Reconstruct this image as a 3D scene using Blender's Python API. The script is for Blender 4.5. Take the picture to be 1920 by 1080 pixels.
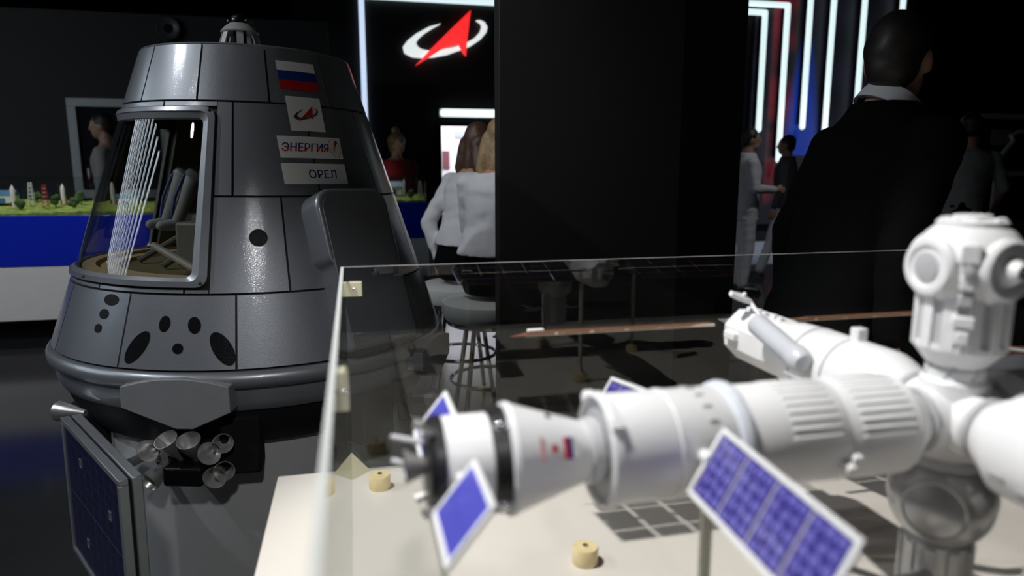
import bpy, bmesh, math, random
from mathutils import Vector, Matrix, noise
random.seed(7)
for o in list(bpy.data.objects): bpy.data.objects.remove(o)
sc = bpy.context.scene
COL = sc.collection
rad = math.radians
# ------------------------------------------------------------------ camera
FPX, HOR = 1290.0, 320.0                     # focal length and horizon row in a 1920x1080 frame
PITCH = math.atan2(540 - HOR, FPX)
YAW = math.atan2(960 - 658, math.hypot(FPX, 540 - HOR))
CAM = Vector((0, 0, 1.34))
FW = Vector((math.sin(YAW) * math.cos(PITCH), math.cos(YAW) * math.cos(PITCH), -math.sin(PITCH)))
RT = Vector((math.cos(YAW), -math.sin(YAW), 0))
UP = RT.cross(FW)
cam_d = bpy.data.cameras.new('camera'); cam = bpy.data.objects.new('camera', cam_d); COL.objects.link(cam)
cam_d.sensor_width = 36.0; cam_d.lens = FPX / 1920 * 36.0; cam_d.clip_start = 0.02; cam_d.clip_end = 100
R3 = Matrix((RT, UP, -FW)).transposed()
cam.matrix_world = Matrix.Translation(CAM) @ R3.to_4x4()
cam_d.dof.use_dof = True; cam_d.dof.focus_distance = 2.05; cam_d.dof.aperture_fstop = 2.6
sc.camera = cam
# ------------------------------------------------------------------ world, light, exposure
sc.view_settings.view_transform = 'Standard'; sc.view_settings.look = 'None'
sc.view_settings.gamma = 1.0; sc.view_settings.use_curve_mapping = False
sc.view_settings.exposure = 0.0
w = bpy.data.worlds.new('world'); sc.world = w; w.use_nodes = True
w.node_tree.nodes['Background'].inputs[0].default_value = (0.6, 0.64, 0.7, 1)
w.node_tree.nodes['Background'].inputs[1].default_value = 0.018
def lamp(name, kind, loc, target, power, color=(1, 1, 1), **kw):
    d = bpy.data.lights.new(name, kind); o = bpy.data.objects.new(name, d); COL.objects.link(o)
    d.energy = power; d.color = color; o.location = loc
    if target is not None:
        o.rotation_euler = (Vector(target) - Vector(loc)).to_track_quat('-Z', 'Y').to_euler()
    for k, v in kw.items(): setattr(d, k, v)
    return o
KEY_LOC = (-0.75, 0.86, 3.35)
lamp('key_spot', 'SPOT', KEY_LOC, (0.60, 0.72, 0.90), 325, (1.0, 0.985, 0.96), spot_size=rad(46), spot_blend=0.5, shadow_soft_size=0.035)
FILL_LOC = (-2.85, 1.75, 3.6)
lamp('capsule_spot', 'SPOT', FILL_LOC, (-0.45, 2.4, 1.0), 125, (0.90, 0.95, 1.0), spot_size=rad(75), spot_blend=0.8, shadow_soft_size=0.05)
FRONT_LOC = (-2.7, 0.25, 3.6)
lamp('front_spot', 'SPOT', FRONT_LOC, (-0.45, 2.2, 0.6), 55, (0.93, 0.96, 1.0), spot_size=rad(60), spot_blend=0.8, shadow_soft_size=0.05)
REAR_LOC = (0.1, -1.6, 3.5)
lamp('added_rear_fill', 'SPOT', REAR_LOC, (-0.30, 2.1, 0.22), 170, (0.97, 0.98, 1.0), spot_size=rad(22), spot_blend=0.8, shadow_soft_size=0.12)  # added fill from behind the viewer, lifts the lower hull and pedestal
# ------------------------------------------------------------------ pixel helpers (a pixel gives a direction; depth comes from the thing)
def ray(x, y): return ((x - 960) * RT - (y - 540) * UP + FPX * FW).normalized()
FH = Vector((math.sin(YAW), math.cos(YAW), 0))
def onz(x, y, z): d = ray(x, y); return CAM + d * ((z - CAM.z) / d.z)
def ony(x, y, Y): d = ray(x, y); return CAM + d * ((Y - CAM.y) / d.y)
def onx(x, y, X): d = ray(x, y); return CAM + d * ((X - CAM.x) / d.x)
def at(x, y, dep): d = ray(x, y); return CAM + d * (dep / d.dot(FH))
def az_of(x): d = ray(x, HOR); return math.atan2(d.x, d.y)
# ------------------------------------------------------------------ materials
MATS = {}
def mat(name, col, rough=0.5, metal=0.0, emit=None, strength=0.0, vary=0.06, scale=18.0, bump=0.0, bscale=250.0, coat=0.0, spec=0.5, alpha=None):
    if name in MATS: return MATS[name]
    m = bpy.data.materials.new(name); m.use_nodes = True; nt = m.node_tree; b = nt.nodes['Principled BSDF']
    b.inputs['Roughness'].default_value = rough; b.inputs['Metallic'].default_value = metal
    b.inputs['Specular IOR Level'].default_value = spec
    if coat: b.inputs['Coat Weight'].default_value = coat; b.inputs['Coat Roughness'].default_value = 0.07
    tc = nt.nodes.new('ShaderNodeTexCoord')
    n = nt.nodes.new('ShaderNodeTexNoise'); n.inputs['Scale'].default_value = scale; n.inputs['Detail'].default_value = 4
    nt.links.new(tc.outputs['Object'], n.inputs['Vector'])
    r = nt.nodes.new('ShaderNodeValToRGB')
    r.color_ramp.elements[0].position = 0.3; r.color_ramp.elements[1].position = 0.7
    c = Vector(col)
    r.color_ramp.elements[0].color = (*(c * (1 - vary)), 1); r.color_ramp.elements[1].color = (*[min(1, x * (1 + vary)) for x in c], 1)
    nt.links.new(n.outputs['Fac'], r.inputs['Fac']); nt.links.new(r.outputs['Color'], b.inputs['Base Color'])
    if bump:
        n2 = nt.nodes.new('ShaderNodeTexNoise'); n2.inputs['Scale'].default_value = bscale; n2.inputs['Detail'].default_value = 2
        nt.links.new(tc.outputs['Object'], n2.inputs['Vector'])
        bp = nt.nodes.new('ShaderNodeBump'); bp.inputs['Strength'].default_value = bump; bp.inputs['Distance'].default_value = 0.002
        nt.links.new(n2.outputs['Fac'], bp.inputs['Height']); nt.links.new(bp.outputs['Normal'], b.inputs['Normal'])
        if coat: nt.links.new(bp.outputs['Normal'], b.inputs['Coat Normal'])
    if emit:
        b.inputs['Emission Color'].default_value = (*emit, 1); b.inputs['Emission Strength'].default_value = strength
    MATS[name] = m; return m
def glass_mat(name, tint=(0.97, 0.98, 0.97), f0=0.04, rough=0.0):
    if name in MATS: return MATS[name]
    m = bpy.data.materials.new(name); m.use_nodes = True; nt = m.node_tree; nt.nodes.clear()
    out = nt.nodes.new('ShaderNodeOutputMaterial'); mix = nt.nodes.new('ShaderNodeMixShader')
    tr = nt.nodes.new('ShaderNodeBsdfTransparent'); gl = nt.nodes.new('ShaderNodeBsdfGlossy')
    tr.inputs[0].default_value = (*tint, 1); gl.inputs['Roughness'].default_value = rough
    lw = nt.nodes.new('ShaderNodeLayerWeight'); lw.inputs[0].default_value = 0.5
    p = nt.nodes.new('ShaderNodeMath'); p.operation = 'POWER'; p.inputs[1].default_value = 5
    q = nt.nodes.new('ShaderNodeMath'); q.operation = 'MULTIPLY_ADD'; q.inputs[1].default_value = 1 - f0; q.inputs[2].default_value = f0
    nt.links.new(lw.outputs['Facing'], p.inputs[0]); nt.links.new(p.outputs[0], q.inputs[0])
    nt.links.new(q.outputs[0], mix.inputs[0]); nt.links.new(tr.outputs[0], mix.inputs[1]); nt.links.new(gl.outputs[0], mix.inputs[2])
    nt.links.new(mix.outputs[0], out.inputs[0]); MATS[name] = m; return m
def emit_mat(name, col, s): return mat(name, (0.8, 0.8, 0.8), 0.5, emit=col, strength=s)
def tex_mat(name, build, rough=0.35, metal=0.0, coat=0.0):
    """principled material whose base colour is built by build(nt, texcoord) -> colour socket"""
    m = bpy.data.materials.new(name); m.use_nodes = True; nt = m.node_tree; b = nt.nodes['Principled BSDF']
    b.inputs['Roughness'].default_value = rough; b.inputs['Metallic'].default_value = metal; b.inputs['Coat Weight'].default_value = coat
    tc = nt.nodes.new('ShaderNodeTexCoord'); nt.links.new(build(nt, tc), b.inputs['Base Color']); MATS[name] = m; return m
def nd(nt, t, **kw):
    n = nt.nodes.new(t)
    for k, v in kw.items(): setattr(n, k, v)
    return n
def mth(nt, op, a, b=None, c=None):
    n = nt.nodes.new('ShaderNodeMath'); n.operation = op
    for i, x in enumerate((a, b, c)):
        if x is None: continue
        if isinstance(x, (int, float)): n.inputs[i].default_value = x
        else: nt.links.new(x, n.inputs[i])
    return n.outputs[0]
def mixc(nt, fac, a, b):
    n = nt.nodes.new('ShaderNodeMix'); n.data_type = 'RGBA'
    if isinstance(fac, (int, float)): n.inputs[0].default_value = fac
    else: nt.links.new(fac, n.inputs[0])
    for i, x in ((6, a), (7, b)):
        if isinstance(x, tuple): n.inputs[i].default_value = (*x, 1)
        else: nt.links.new(x, n.inputs[i])
    return n.outputs[2]
# ------------------------------------------------------------------ mesh helpers
def frame(o, z, x=None):
    """matrix with local z along z and local x near x"""
    z = Vector(z).normalized(); x = Vector(x) if x is not None else (Vector((1, 0, 0)) if abs(z.x) < 0.9 else Vector((0, 1, 0)))
    y = z.cross(x).normalized(); x = y.cross(z)
    return Matrix.Translation(o) @ Matrix((x, y, z)).transposed().to_4x4()
class MB:
    def __init__(s): s.v = []; s.f = []
    def add(s, vs, fs, M=None):
        n = len(s.v)
        for p in vs: s.v.append(tuple(M @ Vector(p)) if M is not None else tuple(p))
        for f in fs: s.f.append([i + n for i in f])
        return s
    def box(s, c, size, M=None):
        x, y, z = c; a, b, d = size[0] / 2, size[1] / 2, size[2] / 2
        vs = [(x + i * a, y + j * b, z + k * d) for k in (-1, 1) for j in (-1, 1) for i in (-1, 1)]
        return s.add(vs, [(0, 2, 3, 1), (4, 5, 7, 6), (0, 1, 5, 4), (2, 6, 7, 3), (0, 4, 6, 2), (1, 3, 7, 5)], M)
    def bx(s, x0, x1, y0, y1, z0, z1, M=None): return s.box(((x0 + x1) / 2, (y0 + y1) / 2, (z0 + z1) / 2), (x1 - x0, y1 - y0, z1 - z0), M)
    def lathe(s, prof, seg=32, M=None, cap0=True, cap1=True, sx=1, sy=1):
        vs = []; fs = []
        for r, z in prof:
            for i in range(seg):
                a = 2 * math.pi * i / seg; vs.append((r * math.cos(a) * sx, r * math.sin(a) * sy, z))
        for k in range(len(prof) - 1):
            for i in range(seg):
                j = (i + 1) % seg; fs.append((k * seg + i, k * seg + j, (k + 1) * seg + j, (k + 1) * seg + i))
        if cap0: fs.append(tuple(reversed(range(seg))))
        if cap1: fs.append(tuple(range((len(prof) - 1) * seg, len(prof) * seg)))
        return s.add(vs, fs, M)
    def prism(s, poly, h0, h1, M=None):
        n = len(poly); vs = [(x, y, h0) for x, y in poly] + [(x, y, h1) for x, y in poly]
        fs = [tuple(reversed(range(n))), tuple(range(n, 2 * n))] + [(i, (i + 1) % n, n + (i + 1) % n, n + i) for i in range(n)]
        return s.add(vs, fs, M)
    def strip(s, A, Bq, h0, h1, M=None):
        """solid ribbon between two equal-length 2-D polylines"""
        n = len(A); vs = [(*p, h0) for p in A] + [(*p, h0) for p in Bq] + [(*p, h1) for p in A] + [(*p, h1) for p in Bq]; fs = []
        for i in range(n - 1):
            fs += [(i, i + 1, n + i + 1, n + i), (2 * n + i, 3 * n + i, 3 * n + i + 1, 2 * n + i + 1), (i, 2 * n + i, 2 * n + i + 1, i + 1), (n + i, n + i + 1, 3 * n + i + 1, 3 * n + i)]
        fs += [(0, n, 3 * n, 2 * n), (n - 1, 3 * n - 1, 4 * n - 1, 2 * n - 1)]
        fs[-1] = (n - 1, 2 * n + n - 1, 3 * n + n - 1, n + n - 1)
        return s.add(vs, fs, M)
    def tube(s, pts, r, seg=10, r1=None):
        pts = [Vector(p) for p in pts]; n = len(pts); vs = []; fs = []; x = None
        for k, p in enumerate(pts):
            d = (pts[min(k + 1, n - 1)] - pts[max(k - 1, 0)]).normalized()
            if x is None: x = d.orthogonal().normalized()
            x = (x - d * x.dot(d)).normalized(); y = d.cross(x); rr = r if r1 is None else r + (r1 - r) * k / (n - 1)
            for i in range(seg):
                a = 2 * math.pi * i / seg; vs.append(p + x * rr * math.cos(a) + y * rr * math.sin(a))
        for k in range(n - 1):
            for i in range(seg):
                j = (i + 1) % seg; fs.append((k * seg + i, k * seg + j, (k + 1) * seg + j, (k + 1) * seg + i))
        fs += [tuple(reversed(range(seg))), tuple(range((n - 1) * seg, n * seg))]
        return s.add(vs, fs)
    def ball(s, c, r, seg=16, rings=10, M=None):
        if not isinstance(r, (tuple, list)): r = (r, r, r)
        pr = [(max(1e-4, math.sin(math.pi * k / rings)), -math.cos(math.pi * k / rings)) for k in range(rings + 1)]
        T = Matrix.Translation(c) @ Matrix.Diagonal((*r, 1)); T = M @ T if M is not None else T
        return s.lathe(pr, seg, T)
    def limb(s, a, b, ra, rb, seg=14):
        """tapered capsule"""
        a = Vector(a); b = Vector(b); L = (b - a).length; M = frame(a, b - a); pr = []
        for k in range(5): t = math.pi / 2 * (1 - k / 4); pr.append((max(1e-4, ra * math.cos(t)), -ra * math.sin(t)))
        for k in range(1, 4): t = k / 4; pr.append((ra + (rb - ra) * t, L * t))
        for k in range(5): t = math.pi / 2 * k / 4; pr.append((max(1e-4, rb * math.cos(t)), L + rb * math.sin(t)))
        return s.lathe(pr, seg, M)
    def loft(s, rings, seg=20):
        """closed stack of horizontal ellipses (z, cx, cy, rx, ry)"""
        vs = []; fs = []
        for z, cx, cy, rx, ry in rings:
            for i in range(seg):
                a = 2 * math.pi * i / seg; vs.append((cx + rx * math.cos(a), cy + ry * math.sin(a), z))
        n = len(rings)
        for k in range(n - 1):
            for i in range(seg):
                j = (i + 1) % seg; fs.append((k * seg + i, k * seg + j, (k + 1) * seg + j, (k + 1) * seg + i))
        fs += [tuple(reversed(range(seg))), tuple(range((n - 1) * seg, n * seg))]
        return s.add(vs, fs)
    def mesh(s, name, smooth=35):
        me = bpy.data.meshes.new(name); me.from_pydata(s.v, [], s.f); me.update()
        if smooth:
            me.polygons.foreach_set('use_smooth', [True] * len(me.polygons)); me.set_sharp_from_angle(angle=rad(smooth))
        return me
    def obj(s, name, m, parent=None, smooth=35, bevel=0.0, bseg=2):
        me = s.mesh(name, smooth); return link(name, me, m, parent, bevel, bseg)
def link(name, me, m=None, parent=None, bevel=0.0, bseg=2):
    o = bpy.data.objects.new(name, me); COL.objects.link(o)
    if m is not None:
        if me.materials: me.materials[0] = m
        else: me.materials.append(m)
    if parent is not None: o.parent = parent
    if bevel:
        b = o.modifiers.new('bevel', 'BEVEL'); b.width = bevel; b.segments = bseg; b.limit_method = 'ANGLE'; b.angle_limit = rad(40)
    return o
def tag(o, label, cat, group=None):
    o['label'] = label; o['category'] = cat
    if group: o['group'] = group
    return o
def struct(o, label=None):
    o['kind'] = 'structure'
    if label: o['label'] = label
    return o
def root(name, loc, label, cat, group=None, rz=0.0):
    o = bpy.data.objects.new(name, None); COL.objects.link(o); o.location = loc; o.rotation_euler = (0, 0, rz); o.empty_display_size = 0.1
    return tag(o, label, cat, group)
def rrect(x0, x1, y0, y1, r, n=6):
    out = []
    for cx, cy, a0 in ((x1 - r, y1 - r, 0), (x0 + r, y1 - r, 90), (x0 + r, y0 + r, 180), (x1 - r, y0 + r, 270)):
        for k in range(n + 1):
            a = rad(a0 + 90 * k / n); out.append((cx + r * math.cos(a), cy + r * math.sin(a)))
    return out
def text_mesh(body, size=1.0, shear=0.0, bold=0.0):
    c = bpy.data.curves.new('text', 'FONT'); c.body = body; c.size = size; c.align_x = 'CENTER'; c.align_y = 'CENTER'; c.shear = shear; c.offset = bold; c.resolution_u = 4
    o = bpy.data.objects.new('text', c); COL.objects.link(o)
    dg = bpy.context.evaluated_depsgraph_get(); dg.update()
    me = bpy.data.meshes.new_from_object(o.evaluated_get(dg)); bpy.data.objects.remove(o); bpy.data.curves.remove(c)
    return me
# ------------------------------------------------------------------ material library
HULL = mat('hull_grey_paint', (0.23, 0.24, 0.26), 0.42, 0.55, vary=0.03, scale=5, bump=0.13, bscale=300, coat=0.7, spec=0.35)
HULLTRIM = mat('hull_trim_grey', (0.26, 0.27, 0.29), 0.36, 0.50, vary=0.03, scale=5, bump=0.04, bscale=420, coat=0.5)
SEAM = mat('seam_black', (0.006, 0.006, 0.007), 0.7)
BLACKGLOSS = mat('black_gloss', (0.006, 0.006, 0.007), 0.30, bump=0.35, bscale=300, spec=0.12)
BLACKSAT = mat('black_satin', (0.012, 0.012, 0.013), 0.4, bump=0.05)
BLACKMATT = mat('black_matt', (0.010, 0.010, 0.011), 0.9, spec=0.2)
STEEL = mat('brushed_steel', (0.60, 0.59, 0.58), 0.34, 0.75, vary=0.10, scale=60, bump=0.05, bscale=150)
CHROME = mat('chrome', (0.8, 0.8, 0.82), 0.08, 1.0, vary=0.02)
PLATE = mat('plate_grey', (0.26, 0.26, 0.27), 0.5, 0.1, vary=0.04, bump=0.03)
PEDESTAL = mat('pedestal_white', (0.42, 0.42, 0.42), 0.45, vary=0.02, bump=0.02)
DECALWHITE = mat('decal_white', (0.72, 0.72, 0.70), 0.45, vary=0.01)
DECALBLUE = mat('decal_blue', (0.010, 0.035, 0.22), 0.4, vary=0.02)
DECALRED = mat('decal_red', (0.42, 0.012, 0.012), 0.4, vary=0.02)
DECALNAVY = mat('decal_navy', (0.012, 0.02, 0.10), 0.4, vary=0.02)
DECALGREY = mat('decal_dark_grey', (0.05, 0.055, 0.07), 0.4, vary=0.02)
BEIGE = mat('cabin_beige', (0.55, 0.43, 0.26), 0.5, vary=0.05)
CABIN = mat('cabin_olive', (0.085, 0.080, 0.055), 0.6, vary=0.10, scale=8)
CABINGREY = mat('cabin_grey', (0.17, 0.165, 0.145), 0.55, vary=0.05)
SUITWHITE = mat('space_suit_white', (0.34, 0.35, 0.37), 0.7, vary=0.06, bump=0.15, bscale=120)
SUITBLUE = mat('space_suit_blue', (0.05, 0.07, 0.25), 0.6)
FRAMEGREY = mat('panel_frame_alu', (0.33, 0.34, 0.35), 0.35, 0.6, vary=0.05, bump=0.03)
TABLEWHITE = mat('table_white', (0.66, 0.62, 0.56), 0.35, vary=0.01, scale=3, bump=0.01)
ACRYL = glass_mat('clear_acrylic')
ACRYLDARK = glass_mat('window_acrylic', (0.92, 0.92, 0.90), 0.045)
EDGEGREY = mat('acrylic_edge_back', (0.40, 0.41, 0.40), 0.4, vary=0.03)
EDGE = mat('acrylic_edge', (0.52, 0.54, 0.53), 0.35, vary=0.03)
BRACKET = mat('amber_bracket', (0.66, 0.63, 0.45), 0.25, vary=0.06, coat=0.3)
AMBER = mat('amber_block', (0.76, 0.62, 0.34), 0.3, vary=0.10, scale=40, coat=0.3)
MODWHITE = mat('module_white', (0.84, 0.84, 0.85), 0.38, vary=0.015, scale=30, bump=0.01)
MODGREY = mat('module_grey', (0.50, 0.50, 0.52), 0.4, vary=0.03, scale=40)
SILVER = mat('module_silver', (0.52, 0.52, 0.53), 0.30, 0.45, vary=0.06, scale=40, bump=0.03)
MODBLACK = mat('module_black', (0.015, 0.015, 0.016), 0.4)
BROWNCELL = mat('wing_brown', (0.33, 0.125, 0.06), 0.5, vary=0.12, scale=90)
CREAM = mat('wing_boom_cream', (0.62, 0.55, 0.45), 0.5)
NAVYCELL = mat('wing_navy', (0.010, 0.011, 0.030), 0.25, vary=0.2, scale=60, coat=0.3)
DISHGREY = mat('dish_grey', (0.085, 0.088, 0.095), 0.45)
ROD = mat('support_rod_clear', (0.62, 0.60, 0.50), 0.2, coat=0.4)
COUNTERBLUE = mat('counter_blue', (0.007, 0.024, 0.50), 0.22, vary=0.03, coat=0.4)
COUNTERWHITE = mat('counter_white', (0.70, 0.70, 0.69), 0.4, vary=0.02)
GRASS = mat('moss_green', (0.22, 0.30, 0.06), 0.9, vary=0.45, scale=25, bump=0.5, bscale=80)
MODELWHITE = mat('model_white', (0.75, 0.75, 0.74), 0.5)
MODELBLUE = mat('model_blue', (0.06, 0.16, 0.28), 0.4)
MODELRED = mat('model_red', (0.5, 0.05, 0.03), 0.5)
WALLDARK = mat('wall_charcoal', (0.022, 0.022, 0.024), 0.75, vary=0.06, scale=2)
WALLBLACK = mat('wall_black', (0.007, 0.007, 0.008), 0.8, spec=0.2, vary=0.06, scale=2)
PANELBLACK = mat('partition_black', (0.020, 0.020, 0.022), 0.55, vary=0.05, scale=2)
FRAMEWHITE = mat('frame_pale', (0.50, 0.50, 0.50), 0.5)
SKIN = mat('skin', (0.46, 0.26, 0.18), 0.55, vary=0.06, bump=0.03)
HAIRBROWN = mat('hair_brown', (0.085, 0.042, 0.026), 0.45, vary=0.35, scale=60, bump=0.4, bscale=160)
HAIRBLOND = mat('hair_blond', (0.36, 0.24, 0.12), 0.45, vary=0.25, scale=60, bump=0.4, bscale=160)
HAIRDARK = mat('hair_dark', (0.016, 0.012, 0.010), 0.5, vary=0.3, scale=60, bump=0.3, bscale=160)
HAIRLIGHT = mat('hair_chestnut', (0.24, 0.13, 0.06), 0.45, vary=0.35, scale=60, bump=0.4, bscale=160)
EYEWHITE = mat('eye_white', (0.7, 0.7, 0.7), 0.2)
CLOTHWHITE = mat('cloth_white', (0.66, 0.66, 0.68), 0.8, vary=0.03, bump=0.1, bscale=30)
CLOTHBLACK = mat('cloth_black', (0.0035, 0.0035, 0.004), 0.9, vary=0.1, spec=0.08)
CLOTHRED = mat('cloth_red', (0.32, 0.012, 0.020), 0.8)
CLOTHGREY = mat('cloth_grey', (0.32, 0.31, 0.29), 0.85, vary=0.05)
CLOTHDARK = mat('cloth_charcoal', (0.055, 0.055, 0.06), 0.85, vary=0.05)
SHOE = mat('shoe_black', (0.012, 0.012, 0.012), 0.3)
LED = emit_mat('led_cool_white', (0.74, 0.92, 0.93), 1.0)
LEDSOFT = emit_mat('led_soft_blue', (0.62, 0.76, 1.0), 0.95)
LEDCEIL = emit_mat('led_ceiling', (0.76, 0.88, 1.0), 13.0)
LAMPFACE = emit_mat('lamp_face', (1.0, 0.97, 0.92), 25.0)
LOGOWHITE = emit_mat('logo_white', (0.80, 0.86, 0.86), 0.95)
LOGORED = emit_mat('logo_red', (1.0, 0.022, 0.022), 1.0)
def _cells(nx, ny, line, base, linec):
    def f(nt, tc):
        s = nt.nodes.new('ShaderNodeSeparateXYZ'); nt.links.new(tc.outputs['UV'], s.inputs[0])
        fx = mth(nt, 'FRACT', mth(nt, 'MULTIPLY', s.outputs[0], nx)); fy = mth(nt, 'FRACT', mth(nt, 'MULTIPLY', s.outputs[1], ny))
        a = mth(nt, 'MAXIMUM', mth(nt, 'LESS_THAN', fx, line), mth(nt, 'LESS_THAN', fy, line))
        return mixc(nt, a, base, linec)
    return f
def _dots(nx, ny, rr, base, dotc):
    def f(nt, tc):
        s = nt.nodes.new('ShaderNodeSeparateXYZ'); nt.links.new(tc.outputs['UV'], s.inputs[0])
        fx = mth(nt, 'SUBTRACT', mth(nt, 'FRACT', mth(nt, 'MULTIPLY', s.outputs[0], nx)), 0.5); fy = mth(nt, 'SUBTRACT', mth(nt, 'FRACT', mth(nt, 'MULTIPLY', s.outputs[1], ny)), 0.5)
        d = mth(nt, 'SQRT', mth(nt, 'ADD', mth(nt, 'MULTIPLY', fx, fx), mth(nt, 'MULTIPLY', fy, fy)))
        wn = nt.nodes.new('ShaderNodeTexNoise'); wn.inputs['Scale'].default_value = 9; nt.links.new(tc.outputs['UV'], wn.inputs[0])
        a = mth(nt, 'MULTIPLY', mth(nt, 'LESS_THAN', d, rr), mth(nt, 'GREATER_THAN', wn.outputs['Fac'], 0.44))
        return mixc(nt, a, base, dotc)
    return f
CAPCELL = tex_mat('capsule_solar_cell', _cells(4, 6, 0.05, (0.008, 0.011, 0.055), (0.05, 0.055, 0.11)), 0.22, coat=0.4)
BIGCELL = tex_mat('violet_solar_cell', _dots(3, 5, 0.40, (0.034, 0.025, 0.21), (0.16, 0.145, 0.50)), 0.25, coat=0.5)
SHIPCELL = mat('ship_solar_cell', (0.085, 0.085, 0.50), 0.3, vary=0.05, coat=0.4)
WINGCELL = tex_mat('wing_solar_cell', _cells(3, 3, 0.06, (0.008, 0.009, 0.026), (0.10, 0.10, 0.12)), 0.25, coat=0.3)
def screen_mat():
    m = bpy.data.materials.new('video_screen'); m.use_nodes = True; nt = m.node_tree; b = nt.nodes['Principled BSDF']
    tc = nt.nodes.new('ShaderNodeTexCoord'); b.inputs['Base Color'].default_value = (0.005, 0.005, 0.006, 1); b.inputs['Roughness'].default_value = 0.5
    n1 = nd(nt, 'ShaderNodeTexNoise'); n1.inputs['Scale'].default_value = 7; n1.inputs['Detail'].default_value = 6
    n2 = nd(nt, 'ShaderNodeTexNoise'); n2.inputs['Scale'].default_value = 5; n2.inputs['Detail'].default_value = 5
    mp = nd(nt, 'ShaderNodeMapping'); mp.inputs['Location'].default_value = (4, 2, 0)
    nt.links.new(tc.outputs['UV'], n1.inputs[0]); nt.links.new(tc.outputs['UV'], mp.inputs[0]); nt.links.new(mp.outputs[0], n2.inputs[0])
    s = nd(nt, 'ShaderNodeSeparateXYZ'); nt.links.new(tc.outputs['UV'], s.inputs[0]); u, v = s.outputs[0], s.outputs[1]
    base = mixc(nt, mth(nt, 'MULTIPLY', mth(nt, 'SUBTRACT', n1.outputs['Fac'], 0.38), 1.6), (0.002, 0.002, 0.004), (0.013, 0.011, 0.032))
    redf = mth(nt, 'MULTIPLY', mth(nt, 'MULTIPLY', mth(nt, 'MULTIPLY', mth(nt, 'LESS_THAN', u, 0.215), mth(nt, 'GREATER_THAN', u, 0.085)), mth(nt, 'MULTIPLY', mth(nt, 'MAXIMUM', mth(nt, 'SUBTRACT', n2.outputs['Fac'], 0.45), 0.0), 5.0)), 1.0)
    c1 = mixc(nt, redf, base, (0.13, 0.008, 0.016))
    # the blue crystal shape: a tall rounded triangle
    ax = mth(nt, 'ABSOLUTE', mth(nt, 'SUBTRACT', u, 0.262)); top = 0.83
    h = mth(nt, 'SUBTRACT', top, v); wid = mth(nt, 'MULTIPLY', mth(nt, 'POWER', mth(nt, 'MAXIMUM', h, 0.0001), 0.5), 0.155)
    ins = mth(nt, 'MULTIPLY', mth(nt, 'SUBTRACT', wid, ax), 22.0); ins = mth(nt, 'MINIMUM', mth(nt, 'MAXIMUM', ins, 0.0), 1.0)
    ins = mth(nt, 'MULTIPLY', ins, mth(nt, 'GREATER_THAN', v, 0.30))
    c2 = mixc(nt, ins, c1, (0.004, 0.030, 0.30))
    nt.links.new(c2, b.inputs['Emission Color']); b.inputs['Emission Strength'].default_value = 0.65
    return m
SCREEN = screen_mat()
# ================================================================== the spacecraft mock-up (local origin: its axis on the floor)
ZA, KC = 2.899, 0.337                                   # cone apex height and slope
DCAP, AZCAP = 3.0, rad(-7.318)
CX, CY = DCAP * math.sin(AZCAP), DCAP * math.cos(AZCAP)
CA, SA = 1 / math.hypot(1, KC), KC / math.hypot(1, KC)  # normal components
def CR(z): return KC * (ZA - z)
def CP(th, z, off=0.0):
    t = rad(th); r = CR(z) + off * CA
    return Vector((r * math.sin(t), -r * math.cos(t), z + off * SA))
def CN(th): t = rad(th); return Vector((CA * math.sin(t), -CA * math.cos(t), SA))
LEAN = rad(0.8)
CS = 0.87                                               # drawn at 3.0 m, standing at 2.61 m: same outline, smaller thing
CRAFT_AT = Vector(((CX - 1.2 * math.sin(LEAN)) * CS, CY * CS, 1.34 * (1 - CS)))
craft = root('spacecraft_model', CRAFT_AT, 'large grey conical crew spacecraft mock-up with a side window, standing on a round pedestal', 'spacecraft model')
craft.rotation_euler = (0, LEAN, 0); craft.scale = (CS, CS, CS)
def cpatch(mb, th0, th1, z0, z1, o0=-0.008, o1=0.0, step=3.0):
    """curved slab on the cone"""
    n = max(1, int(abs(th1 - th0) / step + 0.5)); m = 2; vs = []; fs = []
    for o in (o1, o0):
        for j in range(m + 1):
            for i in range(n + 1): vs.append(CP(th0 + (th1 - th0) * i / n, z0 + (z1 - z0) * j / m, o))
    q = (n + 1) * (m + 1)
    for j in range(m):
        for i in range(n):
            a = j * (n + 1) + i; fs.append((a, a + 1, a + n + 2, a + n + 1)); fs.append((q + a, q + a + n + 1, q + a + n + 2, q + a + 1))
    loop = [i for i in range(n + 1)] + [j * (n + 1) + n for j in range(1, m + 1)] + [m * (n + 1) + i for i in range(n - 1, -1, -1)] + [j * (n + 1) for j in range(m - 1, 0, -1)]
    for k in range(len(loop)): a, b = loop[k], loop[(k + 1) % len(loop)]; fs.append((b, a, q + a, q + b))
    return mb.add(vs, fs)
G = 0.0034                                              # half a seam
def panel(th0, th1, z0, z1, gl=1, gr=1, gb=1, gt=1):
    rm = CR((z0 + z1) / 2); d = math.degrees(G / rm)
    return cpatch(MB(), th0 + d * gl, th1 - d * gr, z0 + G * gb, z1 - G * gt).obj('hull_panel', HULL, craft, smooth=25)
Z0, Z1, Z2, Z3, Z4 = 0.718, 0.949, 1.257, 1.570, 1.765
for k in range(12): panel(-45 + 30 * k, -15 + 30 * k, Z3, Z4)
WL, WR, WB, WT = -132.0, -6.4, 0.966, 1.549              # window frame outer limits
for k in range(8): panel(30 * k, 30 * k + 30, Z2, Z3) if k < 7 else panel(210, 360 + WL, Z2, Z3)
panel(WL, -30, WT, Z3); panel(-30, WR, WT, Z3, gr=0); panel(WR, 0, Z2, Z3, gl=1)
panel(WR, 15.6, Z1, Z2); panel(15.6, 45, Z1, Z2)
for k in range(6): panel(45 + 30 * k, 75 + 30 * k if k < 5 else 360 + WL, Z1, Z2)
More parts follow.
